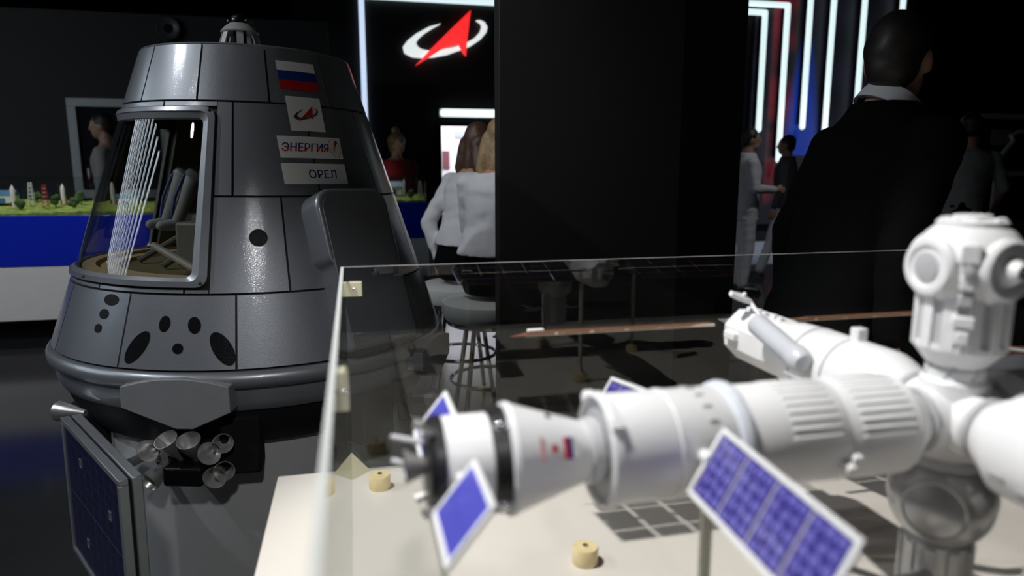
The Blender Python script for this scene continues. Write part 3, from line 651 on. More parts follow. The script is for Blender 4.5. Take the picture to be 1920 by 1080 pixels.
block(.031, 1.243, 'round amber plastic block by the back corner of the clear case'); block(.326, .917, 'round amber plastic block at the front, below the station model')
# ------------------------------------------------------------------ station
N = Vector((.618, .582, 1.08)); XX, YY = Vector((1, 0, 0)), Vector((0, 1, 0))
st = root('space_station_model', (N.x, N.y, TZ), 'white space station model with blue solar panels, held on clear rods over the table', 'station model')
SO = Vector((N.x, N.y, TZ)); NL = N - SO
def sub(name, parent=st): o = bpy.data.objects.new(name, None); COL.objects.link(o); o.parent = parent; return o
def L(v): return Vector(v) - SO
def mod(name, d, prof, m=MODWHITE, parent=st, seg=40, x=None): return MB().lathe(prof, seg, frame(NL, d, x)).obj(name, m, parent, smooth=30)
def ribs(d, s0, s1, r, n, wd, parent, m=MODWHITE, a0=0, a1=360, h=.003):
    M = frame(NL, d)
    for k in range(n):
        a = rad(a0 + (a1 - a0) * k / n); MB().box((0, 0, 0), (h * 2, wd, s1 - s0), M @ Matrix.Rotation(a, 4, 'Z') @ Matrix.Translation((r, 0, (s0 + s1) / 2))).obj('rib', m, parent, bevel=.0008, bseg=1)
# central node
nodeo = sub('node'); mb = MB().ball(NL, .040, 24, 16)
for d in (XX, -XX, YY, -YY, ZZ, -ZZ): mb.lathe([(.033, .020), (.033, .042), (.029, .046), (.029, .056)], 28, frame(NL, d))
mb.obj('node_body', MODWHITE, nodeo, smooth=30)
for d in (XX, -XX, YY, -YY): MB().lathe([(.0335, .0445), (.0355, .046), (.0355, .050), (.0335, .0515)], 28, frame(NL, d), False, False).obj('docking_ring', MODGREY, nodeo)
MB().lathe([(.003, 0), (.004, .002), (.001, .003)], 8, frame(NL + Vector((-.026, -.030, .012)), (-.65, -.7, .3))).obj('port', MODBLACK, nodeo)
# long main module along -X
mm = sub('main_module')
mod('aft_section', -XX, [(.030, .050), (.034, .058), (.049, .078), (.0515, .082), (.0515, .155), (.050, .158), (.050, .163)], parent=mm)
mod('mid_section', -XX, [(.049, .160), (.0510, .164), (.0510, .262), (.049, .266)], parent=mm)
mod('collar_ring', -XX, [(.050, .262), (.0555, .266), (.0570, .271), (.0555, .277), (.050, .281)], mat('collar_pale_blue', (.70, .73, .80), .4, vary=.05, scale=90), parent=mm)
mod('forward_section', -XX, [(.050, .276), (.0520, .280), (.0520, .392), (.0545, .395), (.0545, .402), (.051, .404), (.049, .398), (.036, .397)], parent=mm)
mod('weld_band', -XX, [(.0515, .334), (.0532, .335), (.0532, .338), (.0515, .339)], parent=mm)
mod('end_plate', -XX, [(.048, .392), (.048, .399), (.020, .399)], MODGREY, parent=mm)
ribs(-XX, .090, .150, .0515, 22, .0036, mm, a0=190, a1=390, h=.0011); ribs(-XX, .172, .225, .0510, 20, .0036, mm, a0=195, a1=385, h=.0010)
def ang_for(d, v):
    R_ = frame(NL, d).to_3x3(); q = R_.inverted() @ Vector(v); return math.degrees(math.atan2(q.y, q.x))
for sN, an, cx in ((.166, ang_for(-XX, (0, -.93, -.36)), .014), (.160, ang_for(-XX, (0, -.97, -.22)), .008), (.398, ang_for(-XX, (0, -.7, .7)), .010), (.398, ang_for(-XX, (0, .7, .7)), .010)):
    MB().box((0, 0, 0), (cx, .012, .010), frame(NL, -XX) @ Matrix.Rotation(rad(an), 4, 'Z') @ Matrix.Translation((.055, 0, sN))).obj('sensor_box', MODWHITE, mm, bevel=.001)
for k in range(9):
    MB().box((0, 0, 0), (.002, .0016, .009), frame(NL, -XX) @ Matrix.Rotation(rad(205 + 17 * k), 4, 'Z') @ Matrix.Translation((.0525, 0, .302 + .001 * k))).obj('handrail', MODGREY, mm)
# its two violet solar wings
def solar(parent, o, along, tilt, ln, wd, nx, ny, cellm, fm, fw2=.0045, th=.004, uvn=None):
    """framed panel from corner o: length along, width along tilt"""
    al = Vector(along).normalized(); ti = Vector(tilt).normalized(); nn_ = al.cross(ti); g = sub('solar_panel', parent)
    M = Matrix.Translation(L(o)) @ Matrix((al, ti, nn_)).transposed().to_4x4(); mb = MB()
    for a, b, c, d in ((0, ln, 0, fw2), (0, ln, wd - fw2, wd), (0, fw2, fw2, wd - fw2), (ln - fw2, ln, fw2, wd - fw2)): mb.bx(a, b, c, d, -th / 2, th / 2, M)
    mb.obj('panel_frame', fm, g, bevel=.0008)
    for i in range(nx):
        for j in range(ny):
            x0, y0 = fw2 + (ln - 2 * fw2) * i / nx, fw2 + (wd - 2 * fw2) * j / ny; gg = .0021 if nx > 1 else 0
            uvquad('solar_cell', cellm, g, M, x0 + gg, x0 + (ln - 2 * fw2) / nx - gg, y0 + gg * .2, y0 + (wd - 2 * fw2) / ny - gg * .2, th * .28, th * .56)
    if nx > 1: MB().bx(fw2, ln - fw2, fw2, wd - fw2, -.0004, .0004, M).obj('cell_backing', mat('cell_backing_grey', (.30, .28, .42), .4), g)
    return g
solar(mm, (.313, .522, 1.116), (0, -1, -.06), (-.49, 0, -.87), .176, .066, 4, 1, BIGCELL, MODWHITE)
solar(mm, (.313, .642, 1.106), (0, 1, -.16), (-.49, 0, -.87), .150, .066, 4, 1, BIGCELL, MODWHITE)
for s in (-1, 1): MB().tube([L((.300, .582, 1.085)), L((.300, .582 + s * .064, 1.088))], .006, 10).obj('wing_joint', MODWHITE, mm)
# crew ship docked at the end
sh = sub('crew_ship')
mod('ship_docking_ring', -XX, [(.022, .398), (.028, .400), (.031, .404), (.031, .412), (.027, .416)], MODGREY, parent=sh)
mod('ship_cone', -XX, [(.024, .410), (.0275, .414), (.0490, .482), (.0515, .486), (.0515, .491), (.047, .493)], parent=sh)
mod('ship_band', -XX, [(.046, .490), (.0485, .493), (.0465, .506), (.042, .508)], MODBLACK, parent=sh)
mod('ship_service_module', -XX, [(.040, .503), (.0430, .505), (.0430, .546), (.040, .549)], parent=sh)
mod('ship_tail', -XX, [(.038, .546), (.0445, .549), (.0445, .556), (.040, .562), (.012, .564)], MODBLACK, parent=sh)
Mc = frame(NL, -XX)
def on_cone(s, ang): r = .0275 + (.049 - .0275) * (s - .414) / .068; return Mc @ Matrix.Rotation(rad(ang), 4, 'Z') @ Matrix.Translation((r + .0003, 0, s)) @ Matrix.Rotation(rad(17.5), 4, 'Y')
FANG = next(a for a in range(0, 360, 5) if (Mc.to_3x3() @ Vector((math.cos(rad(a)), math.sin(rad(a)), 0))).dot(Vector((0, -.85, .5))) > .985)
for dx, m in ((-.0042, DECALWHITE), (0, DECALBLUE), (.0042, DECALRED)): MB().box((0, 0, 0), (.0012, .019, .0042), on_cone(.437 + dx, FANG)).obj('flag_stripe', m, sh)
MB().box((0, 0, 0), (.0010, .007, .005), on_cone(.453, FANG)).obj('red_mark', DECALRED, sh); MB().box((0, 0, 0), (.0010, .020, .003), on_cone(.465, FANG)).obj('red_mark', mat('faint_red', (.55, .25, .25), .5), sh)
MB().lathe([(.003, 0), (.003, .001)], 10, on_cone(.452, FANG + 52) @ Matrix.Rotation(rad(90), 4, 'Y')).obj('port', MODBLACK, sh)
for an in (60, 150, 240, 330):
    q = Mc @ Matrix.Rotation(rad(an), 4, 'Z')
    MB().ball((.047, 0, .499), .006, 12, 8, q).obj('thruster_pod', CHROME, sh)
    MB().lathe([(.002, 0), (.006, .014), (.0055, .014), (.001, .003)], 12, frame(q @ Vector((.044, 0, .556)), q.to_3x3() @ Vector((.4, 0, 1)))).obj('thruster', STEEL, sh)
MB().lathe([(.006, 0), (.016, .020), (.015, .020), (.003, .006)], 16, frame(NL - XX * .562, -XX)).obj('main_engine', STEEL, sh)
for zz in (-.012, .012): MB().tube([NL - XX * .556 + ZZ * zz + YY * .02, NL - XX * .590 + ZZ * zz + YY * .045], .003, 8).obj('rear_antenna', MODGREY, sh)
for s in (-1, 1):
    solar(sh, (.092, .582 + s * .050, 1.104), (0, s, 0), (-.62, 0, -.78), .084, .058, 1, 1, SHIPCELL, MODWHITE, .005)
    MB().tube([L((.080, .582 + s * .038, 1.085)), L((.080, .582 + s * .053, 1.087))], .004, 8).obj('wing_joint', MODWHITE, sh)
# module running back (+Y) with an eight-sided end, tank and antenna
bk = sub('rear_module')
mod('rear_cone', YY, [(.029, .050), (.036, .056), (.0465, .085), (.0480, .092), (.0480, .150), (.0465, .152), (.0465, .156)], parent=bk)
mod('rear_barrel', YY, [(.0460, .153), (.0475, .156), (.0475, .215), (.0460, .218), (.0460, .222)], parent=bk)
mod('seam_ring', YY, [(.0470, .1515), (.0484, .1525), (.0484, .1545), (.0470, .1555)], MODGREY, parent=bk); mod('seam_ring', YY, [(.0465, .2175), (.0480, .2185), (.0480, .2205), (.0465, .2215)], MODGREY, parent=bk)
mod('rear_shoulder', YY, [(.0455, .219), (.0470, .222), (.0455, .262), (.0400, .290), (.030, .300)], parent=bk)
M8 = frame(NL, YY) @ Matrix.Rotation(rad(22.5), 4, 'Z'); MB().lathe([(.030, .280), (.0435, .292), (.0435, .395), (.030, .418), (.012, .420)], 8, M8).obj('octagon_end', MODWHITE, bk, smooth=20, bevel=.0015)
MB().box((0, 0, 0), (.022, .022, .03), Matrix.Translation(NL + YY * .43)).obj('docking_box', MODGREY, bk, bevel=.002)
mb = MB()
for k in range(3): mb.tube([NL + YY * .43 + Vector((.006 * (k - 1), 0, .004)), NL + YY * .475 + Vector((.006 * (k - 1), 0, .006))], .0012, 6)
mb.obj('docking_pins', STEEL, bk)
ta, tb2 = L(onx(1418, 606, .562)), L(onx(1508, 682, .562)); Mt = frame(ta, tb2 - ta); lt = (tb2 - ta).length
MB().lathe([(.006, -.004), (.0135, 0), (.0155, .004), (.0155, lt * .8), (.017, lt * .82), (.017, lt * .93), (.013, lt), (.004, lt + .003)], 24, Mt).obj('side_tank', mat('tank_pale_grey', (.60, .62, .66), .3), bk)
for k in range(4): MB().box((0, 0, 0), (.006, .010, .004), Matrix.Translation(tb2 + Vector((-.010, -.01 + .010 * k, -.018)))).obj('bracket', MODGREY, bk, bevel=.0008)
p0, p1 = L(onx(1424, 592, .600)), L(onx(1404, 562, .600)); an = sub('antenna', bk)
MB().tube([p0, p1], .003, 8).obj('antenna_mast', MODWHITE, an); MB().tube([p0 + Vector((.004, .004, 0)), p1 + Vector((.004, .004, 0))], .0015, 6).obj('antenna_mast', MODGREY, an)
MB().prism([(-.024, -.004), (-.010, -.010), (.010, -.010), (.012, .004), (.0, .009), (-.022, .006)], -.0035, .0035, frame(p1 + Vector((-.012, .0, .004)), (.35, -.35, .9), (.95, .1, -.25))).obj('antenna_plate', MODWHITE, an, bevel=.001)
MB().ball(p1 + Vector((-.008, 0, .009)), .0035, 10, 8).obj('antenna_knob', MODWHITE, an)
for k in range(5): MB().box((0, 0, 0), (.008, .010, .006), Matrix.Translation(NL + Vector((-.006 + .003 * (k % 2), .300 + .02 * k, .043)))).obj('sensor_box', MODWHITE, bk, bevel=.001)
MB().box((0, 0, 0), (.015, .015, .018), Matrix.Translation(NL + Vector((.004, .150, .054)))).obj('sensor_box', MODWHITE, bk, bevel=.0015)
MB().box((0, 0, 0), (.012, .03, .012), Matrix.Translation(NL + Vector((-.043, .37, .004)))).obj('wing_root', MODWHITE, bk, bevel=.002)
# brown wings on a cream boom, dark cells on the upper face
TW = rad(-16.5); ti = Vector((0, math.cos(TW), math.sin(TW))); nwing = ti.cross(XX) * -1
def wing(sgn):
    wg = sub('brown_wing', bk); M = Matrix.Translation(L((N.x, 1.004, 1.0915))) @ Matrix((XX * sgn, ti, (XX * sgn).cross(ti))).transposed().to_4x4(); sg = 1 if sgn > 0 else -1
    MB().bx(.045, .365, -.0035, .0035, -.0042 if sg > 0 else -.0008, .0008 if sg > 0 else .0042, M).obj('boom', CREAM, wg, bevel=.001)
    x0, x1, c = .085, .375, .062; nx, ny = 5, 4
    for i in range(nx):
        for j in range(ny):
            a, b = x0 + (x1 - x0) * i / nx + .0026, x0 + (x1 - x0) * (i + 1) / nx - .0026; e = -c + 2 * c * j / ny + .0024; f = -c + 2 * c * (j + 1) / ny - .0024
            if i == nx - 1 and j == ny - 1: b -= .012
            lo, hi = (0.0001, .0012)
            if sg < 0: uvquad('solar_cell', WINGCELL, wg, M, a, b, e, f, -.0001, .0008); uvquad('wing_sheet', BROWNCELL, wg, M, a, b, e, f, .0010, .0010)
            else: uvquad('solar_cell', WINGCELL, wg, M, a, b, e, f, .0010, .0008); uvquad('wing_sheet', BROWNCELL, wg, M, a, b, e, f, .0001, .0010)
    mb = MB()
    for j in range(ny + 1): y = -c + 2 * c * j / ny; mb.bx(x0, x1, y - .0006, y + .0006, -.0006, .0006, M)
    mb.obj('wing_wires', BROWNCELL, wg)
    return wg
wing(-1); wing(1)
MB().box((0, 0, 0), (.026, .008, .005), Matrix.Translation(L((.268, 1.0, 1.097)))).obj('wing_tip_box', MODWHITE, bk, bevel=.001)
# upper module: ribbed barrel under a ball with ports
tp = sub('upper_module')
mod('lattice_neck', ZZ, [(.025, .040), (.027, .044), (.027, .062), (.030, .066)], MODGREY, parent=tp)
mod('lower_cone', ZZ, [(.027, .058), (.032, .064), (.043, .078), (.043, .084)], parent=tp)
mod('barrel', ZZ, [(.0405, .078), (.0405, .132), (.036, .136)], MODGREY, parent=tp); ribs(ZZ, .078, .132, .0415, 12, .0125, tp, h=.0022)
mod('ball', ZZ, [(.028, .118)] + [(.0525 * math.sin(rad(a)), .163 - .0525 * math.cos(rad(a))) for a in range(35, 156, 8)] + [(.020, .212)], parent=tp, seg=48)
mod('crown', ZZ, [(.032, .205), (.032, .209), (.028, .211), (.018, .211), (.018, .215), (.015, .216)], parent=tp)
for k in range(8): MB().box((0, 0, 0), (.006, .008, .006), Matrix.Translation(NL + ZZ * .210) @ Matrix.Rotation(rad(45 * k + 10), 4, 'Z') @ Matrix.Translation((.026, 0, 0))).obj('latch', MODWHITE, tp, bevel=.001)
for d, hub in ((-XX, False), (-YY, True), (XX, False), (YY, False)):
    M = frame(NL + ZZ * .164, d)
    p = MB().lathe([(.031, .040), (.031, .048), (.028, .0515), (.022, .0520), (.020, .0495), (.010, .0495)], 32, M).obj('docking_port', MODWHITE, tp)
    if hub: MB().lathe([(.012, .048), (.012, .054), (.008, .063), (.006, .063), (.004, .056)], 20, M).obj('port_hub', MODWHITE, p); MB().lathe([(.029, .049), (.027, .0522), (.020, .0522), (.018, .049)], 32, M, False, False).obj('port_ring', MODGREY, p)
    else: MB().lathe([(.015, .048), (.015, .0515), (.009, .053)], 20, M).obj('port_hub', MODGREY, p)
dq = Vector((-.7, -.72, 0)).normalized(); Md = frame(NL, dq, ZZ)
for zz, sx, sy in ((.180, .020, .018), (.152, .016, .014), (.134, .014, .014), (.112, .012, .020), (.096, .014, .012)):
    r_ = .051 if zz > .145 else .048
    MB().box((0, 0, 0), (sx, sy, .008), Matrix.Translation(NL + dq * r_ + ZZ * zz) @ Md.to_3x3().to_4x4()).obj('equipment_box', MODWHITE if zz != .134 else MODGREY, tp, bevel=.002)
MB().lathe([(.006, 0), (.006, .006), (.003, .007)], 14, frame(NL + dq * .052 + ZZ * .163, dq)).obj('camera_eye', MODGREY, tp)
for k in range(7): a = rad(51 * k); MB().tube([NL + ZZ * .046 + Vector((.028 * math.cos(a), .028 * math.sin(a), 0)), NL + ZZ * .064 + Vector((.028 * math.cos(a + .4), .028 * math.sin(a + .4), 0))], .0022, 6).obj('lattice_rod', MODGREY, tp)
# lower module: silver ball and ribbed barrel
lo = sub('lower_module')
mod('upper_ring', -ZZ, [(.034, .040), (.036, .044), (.036, .050), (.031, .054)], MODGREY, parent=lo)
mod('silver_ball', -ZZ, [(.030, .048)] + [(.052 * math.sin(rad(a)), .094 - .052 * math.cos(rad(a))) for a in range(36, 145, 8)] + [(.028, .138)], SILVER, parent=lo, seg=48)
mod('silver_barrel', -ZZ, [(.030, .132), (.034, .138), (.034, .215), (.028, .222)], SILVER, parent=lo); ribs(-ZZ, .140, .212, .0345, 10, .012, lo, SILVER, h=.0018)
for d in (Vector((-.80, -.60, .05)), XX, YY):
    M = frame(NL - ZZ * .094, d); p = MB().lathe([(.033, .036), (.033, .043), (.030, .0465), (.028, .0455), (.026, .0470), (.008, .0500)], 32, M).obj('docking_port', SILVER, lo)
for s, t in ((1, -.55), (-1, .3), (.9, .8)):
    a0 = NL - ZZ * .168 + Vector((-.025 * s, -.02, 0)); MB().tube([a0, a0 + Vector((-.045 * s, -.018 * t, -.010)), a0 + Vector((-.075 * s, -.06 * t, -.004))], .0042, 8).obj('folded_arm', MODGREY if s > 0 else MODWHITE, lo)
# module coming towards the viewer, and the one running right
ft = sub('front_module')
mod('front_cone', -YY, [(.029, .050), (.034, .054), (.046, .076), (.048, .082)], parent=ft); mod('front_barrel', -YY, [(.046, .080), (.0525, .084), (.0535, .180), (.0535, .235), (.040, .250), (.015, .252)], parent=ft)
for s_, a_ in ((.102, ang_for(-YY, (-.93, 0, -.36))), (.128, ang_for(-YY, (-.86, 0, -.50)))): MB().box((0, 0, 0), (.0025, .010, .015), frame(NL, -YY) @ Matrix.Rotation(rad(a_), 4, 'Z') @ Matrix.Translation((.0525, 0, s_))).obj('porthole_patch', MODGREY, ft, bevel=.0008)
rm = sub('right_module'); mod('right_cone', XX, [(.029, .050), (.034, .054), (.044, .070), (.045, .30), (.030, .32)], parent=rm)
dc = L(ony(1893, 716, .690)); Mdish = frame(dc, (.25, .85, .45)); MB().lathe([(.004, -.016), (.022, -.013), (.040, -.004), (.046, .003), (.044, .004), (.022, -.008), (.002, -.011)], 32, Mdish).obj('dish', DISHGREY, rm); MB().tube([dc + Vector((0, -.01, -.01)), NL + XX * .075 + ZZ * .04], .004, 8).obj('dish_arm', MODWHITE, rm)
tq = [L(ony(x, y, .80)) for x, y in ((1862, 650), (1938, 660), (1880, 695), (1900, 683), (1925, 672))]
MB().tube([tq[0], tq[1]], .0022, 8).obj('truss_rod', MODWHITE, rm)
for a, b in ((0, 2), (0, 3), (1, 3), (1, 4)): MB().tube([tq[a], tq[b]], .0016, 6).obj('truss_rod', MODWHITE, rm)
MB().tube([L(ony(1843, 706, .78)), L(ony(1866, 702, .78)), L(ony(1905, 680, .78))], .004, 8).obj('truss_rod', MODWHITE, rm)
q = [L(ony(x, y, .84)) for x, y in ((1868, 648), (1960, 652), (1960, 690), (1880, 688))]; mb = MB(); mb.add(q + [p + YY * .002 for p in q], [(0, 1, 2, 3), (7, 6, 5, 4), (0, 4, 5, 1), (1, 5, 6, 2), (2, 6, 7, 3), (3, 7, 4, 0)]); mb.obj('orange_panel', BROWNCELL, rm, smooth=0)
MB().tube([q[3] , NL + XX * .12 + ZZ * .02], .002, 6).obj('truss_rod', MODWHITE, rm)
for x, y, zt in ((.335, .582, 1.031), (.612, .86, 1.036), (.612, .470, 1.030), (.885, .582, 1.037)):
    s = sub('support_post'); MB().tube([L((x, y, TZ + .02)), L((x, y, zt))], .0062, 14).obj('rod', ROD, s); MB().lathe([(.0195, 0), (.020, .001), (.020, .024), (.0185, .0265), (.006, .0265)], 28, Matrix.Translation(L((x, y, TZ)))).obj('rod_base', AMBER, s)
# ================================================================== the hall
FLOORM = mat('floor_dark', (0.034, 0.034, 0.035), 0.13, vary=0.10, scale=1.5, bump=0.01, bscale=40, spec=0.30)
STAGEM = mat('stage_floor_pale', (0.34, 0.36, 0.42), 0.12, vary=0.04, scale=2)
struct(MB().bx(-14, 16, -4, 16, -0.10, 0.0).obj('floor', FLOORM))
struct(MB().bx(-14, 16, -4, 16, 4.62, 4.72).obj('ceiling', WALLBLACK))
YL, YE, YV, YR = 8.6, 11.5, 11.6, 7.6
struct(MB().bx(-14, ony(625, 300, YL).x, YL, YL + .12, 0, ony(300, 27, YL).z).obj('wall_left', WALLDARK), 'charcoal back wall behind the spacecraft')
struct(MB().bx(-14, 16, 16, 16.1, 0, 4.62).obj('wall_far_back', WALLBLACK)); struct(MB().bx(-14.1, -14, -4, 16, 0, 4.62).obj('wall_far_left', WALLBLACK)); struct(MB().bx(16, 16.1, -4, 16, 0, 4.62).obj('wall_far_right', WALLBLACK))
# emblem wall with a doorway into a bright room
xl, xd0, xd1 = ony(560, 300, YE).x, ony(828, 300, YE).x, ony(828, 300, YE).x + 1.5; zd = ony(860, 236, YE).z
mb = MB(); mb.bx(xl, xd0, YE, YE + .12, 0, 4.62); mb.bx(xd0, xd1, YE, YE + .12, zd, 4.62); mb.bx(xd1, 5.6, YE, YE + .12, 0, 4.62); struct(mb.obj('wall_back', PANELBLACK))
mb = MB(); W = 0.06; mb.bx(xd0 - W, xd0, YE - .02, YE + .14, 0, zd + W); mb.bx(xd1, xd1 + W, YE - .02, YE + .14, 0, zd + W); mb.bx(xd0, xd1, YE - .02, YE + .14, zd, zd + W); struct(mb.obj('trim_1', BLACKMATT))
ROOMW = mat('bright_room_white', (0.82, 0.80, 0.84), 0.6)
mb = MB(); mb.bx(xd0 - 1.4, xd1 + 1.6, YE + 2.6, YE + 2.7, 0, 2.9); mb.bx(xd0 - 1.5, xd0 - 1.4, YE + .12, YE + 2.7, 0, 2.9); mb.bx(xd1 + 1.6, xd1 + 1.7, YE + .12, YE + 2.7, 0, 2.9); mb.bx(xd0 - 1.5, xd1 + 1.7, YE + .12, YE + 2.7, 2.9, 3.0)
struct(mb.obj('wall_inner', ROOMW))
lamp('inner_room_light', 'AREA', ((xd0 + xd1) / 2, YE + 1.3, 2.85), ((xd0 + xd1) / 2, YE + 1.3, 0), 115, (0.95, 0.95, 1.0), size=2.2)
def poster(px, py, w, h, m, label, Y=YE + 2.6):
    p = ony(px, py, Y); return tag(MB().box((p.x, p.y - .012, p.z), (w, .02, h)).obj('wall_poster', m, None, bevel=.003), label, 'poster')
poster(836, 300, .14, .36, mat('poster_rose', (.20, .07, .08), .5), 'dark rose poster low on the white wall beyond the doorway'); poster(868, 252, .34, .14, mat('poster_lilac', (.42, .44, .66), .5), 'pale lilac poster high on the white wall beyond the doorway')
# doorway lamp bar
a, b = ony(824, 212, YE), ony(945, 212, YE)
lb = root('door_lamp_bar', ((a.x + b.x) / 2, YE - .05, a.z - .06), 'glowing white lamp bar above the bright doorway', 'lamp')
MB().bx(-(b.x - a.x) / 2 - .01, (b.x - a.x) / 2 + .01, -.02, .05, -.01, .13).obj('lamp_body', FRAMEWHITE, lb); MB().prism(rrect(-(b.x - a.x) / 2, (b.x - a.x) / 2, .0, .12, .05), 0, .05, Matrix.Translation((0, -.022, 0)) @ Matrix.Rotation(rad(90), 4, 'X')).obj('lamp_diffuser', emit_mat('door_lamp_glow', (.80, .92, .92), 1.3), lb)
# glowing strips that frame the emblem wall
tp_, bt_ = ony(676, -30, YE), ony(684, 330, YE); wd_ = .085
tag(MB().bx(tp_.x - wd_ / 2, tp_.x + wd_ / 2, YE - .06, YE, 0.4, 4.40).obj('light_strip', LEDSOFT, None, bevel=.01), 'tall upright cool light strip left of the red arrow emblem', 'light strip')
za, zb_ = ony(700, -6, YE).z, ony(925, 5, YE).z
tag(MB().bx(tp_.x + .06, ony(945, 5, YE).x, YE - .06, YE, (za + zb_) / 2 - .045, (za + zb_) / 2 + .045).obj('light_strip', LED, None, bevel=.01), 'horizontal cool light strip along the top above the red arrow emblem', 'light strip')
# wall emblem
pc = ony(835, 73.5, YE); wE = (ony(914, 73, YE) - ony(755, 73, YE)).length
em = root('wall_emblem', (pc.x, YE - .05, pc.z), 'glowing wall emblem of a red arrow crossing a white orbit', 'emblem')
A, I, Ar = emblem_polys(wE); Me = Matrix.Rotation(rad(90), 4, 'X')
MB().strip(A, I, -.045, .0, Me).obj('orbit', LOGOWHITE, em, smooth=0)
MB().prism(Ar, .005, .045, Me).obj('arrow', LOGORED, em, smooth=0)
# central partitions
x0, x1 = 0.583, 2.75 * math.tan(az_of(1275))
struct(MB().bx(x0, x1, 2.75, 2.845, 0, 4.6).obj('wall_partition', PANELBLACK, None, bevel=.003)); struct(MB().bx(x1 - .06, 3.3 * math.tan(az_of(1387)), 3.3, 3.4, 0, 4.6).obj('wall_partition_rear', BLACKMATT))
# ------------------------------------------------------------------ video wall with light bars
vx0, vx1 = ony(1385, 200, YV).x, ony(1760, 200, YV).x; vz0, vz1 = ony(1450, 380, YV).z, 4.6
def uvwall(name, m, x0, x1, y, z0, z1):
    me = bpy.data.meshes.new(name); me.from_pydata([(x0, y, z0), (x1, y, z0), (x1, y, z1), (x0, y, z1), (x0, y + .06, z0), (x1, y + .06, z0), (x1, y + .06, z1), (x0, y + .06, z1)], [], [(0, 1, 2, 3), (7, 6, 5, 4), (0, 4, 5, 1), (1, 5, 6, 2), (2, 6, 7, 3), (3, 7, 4, 0)])
    uv = me.uv_layers.new(name='UV'); q = [(0, 0), (1, 0), (1, 1), (0, 1)]
    for lp in me.loops: uv.data[lp.index].uv = q[lp.vertex_index % 4]
    return link(name, me, m)
tag(uvwall('video_screen', SCREEN, vx0 + .25, vx1, YV, 0.35, vz1), 'large dark video screen with red nebula and a blue crystal shape', 'screen')
struct(MB().bx(vx0 - 1.8, 16, YV + .07, YV + .2, 0, 4.62).obj('wall_video', WALLBLACK)); struct(MB().bx(5.5, 13.5, 8.75, YV + .07, 0.0, 0.012).obj('floor_stage', STAGEM))
def bar(px_top, py_top, px_bot, py_bot, corner_px, label, Y=YV - .14):
    t, b = ony(px_top, py_top, Y), ony(px_bot, py_bot, Y); r = .050
    pts = [b, Vector((b.x, Y, t.z))]; r_ = root('light_bar', (b.x, Y, b.z), label, 'light bar', 'light bars on the video wall')
    o = Vector((b.x, Y, b.z))
    MB().limb((0, 0, 0), (0, 0, t.z - b.z), r, r).obj('upright_tube', LED, r_)
    if corner_px: c = ony(corner_px, py_top, Y); MB().limb((0, 0, t.z - b.z), (c.x - b.x, 0, t.z - b.z), r, r).obj('cross_tube', LED, r_)
    MB().bx(-.035, .035, .05, .14, .05, max(.2, t.z - b.z - .05)).obj('bar_mount', BLACKMATT, r_)
bar(1437, 24, 1422, 243, 1380, 'shortest light bar, hooked at its top, leftmost on the video wall'); bar(1477, 10, 1459, 300, 1380, 'long light bar hooked at its top, second from the left on the video wall')
bar(1518, -40, 1504, 238, None, 'straight light bar crossing the blue shape on the video screen'); bar(1560, -40, 1543, 285, None, 'straight light bar just right of the blue shape'); bar(1617, -40, 1599, 285, None, 'straight light bar next to the neck of the man in black'); bar(1686, -40, 1668, 285, None, 'light bar peeking out above the head of the man in black')
lamp('stage_spot', 'SPOT', (8.6, 9.6, 4.4), (8.0, 10.2, 0), 800, (.85, .90, 1.0), spot_size=rad(85), spot_blend=.9, shadow_soft_size=.15)
lamp('added_people_fill', 'SPOT', (5.2, 4.6, 4.4), (4.35, 6.7, 1.0), 90, (.95, .96, 1.0), spot_size=rad(40), spot_blend=.8, shadow_soft_size=.1)  # added fill, brightens the people in front of the video wall
# right-hand wall with a pale outline frame
struct(MB().bx(6.85, 16, YR, YR + .12, 0, 3.6).obj('wall_right', WALLBLACK))
def outline_frame(x0, y0, x1, y1, Y, label, t=.06, m=FRAMEWHITE):
    a, b = ony(x0, y0, Y), ony(x1, y1, Y); r = root('wall_frame', ((a.x + b.x) / 2, Y - .03, b.z), label, 'frame'); w = (b.x - a.x) / 2; h = a.z - b.z
    for q in ((-w, w, h - t, h), (-w, w, 0, t)): MB().bx(q[0], q[1], -.03, .03, q[2], q[3]).obj('frame_rail', m, r, bevel=.005)
    for s in (-1, 1): MB().bx(s * (w - t / 2) - t / 2, s * (w - t / 2) + t / 2, -.03, .03, t, h - t).obj('frame_stile', m, r, bevel=.005)
    MB().bx(-w + t, w - t, 0.0, .02, t, h - t).obj('frame_panel', WALLBLACK, r)
    return r
outline_frame(126, 184, 330, 370, YL, 'pale rectangular frame on the wall behind the left of the spacecraft', .09); outline_frame(1826, 213, 1990, 330, YR, 'pale thin frame on the wall at the far right edge')
p = ony(1872, 258, YR); tag(MB().box((p.x, YR - .03, p.z), (.30, .02, .20)).obj('notice_board', mat('notice_grey', (.30, .30, .30), .6), None, bevel=.003), 'small grey notice inside the thin frame at the right', 'notice')
# round wall speaker, upper left
p = ony(318, 55, YL); sp = root('wall_speaker', (p.x, YL - .005, p.z), 'dark round speaker high on the charcoal wall above the spacecraft', 'speaker')
Ms_ = Matrix.Rotation(rad(90), 4, 'X'); MB().lathe([(.13, 0), (.13, .05), (.115, .07), (.10, .06), (.02, .045)], 32, Ms_).obj('speaker_ring', mat('speaker_grey', (.07, .07, .07), .4), sp); MB().lathe([(.098, .04), (.06, .05), (.001, .058)], 24, Ms_, False, False).obj('speaker_cone', BLACKMATT, sp)
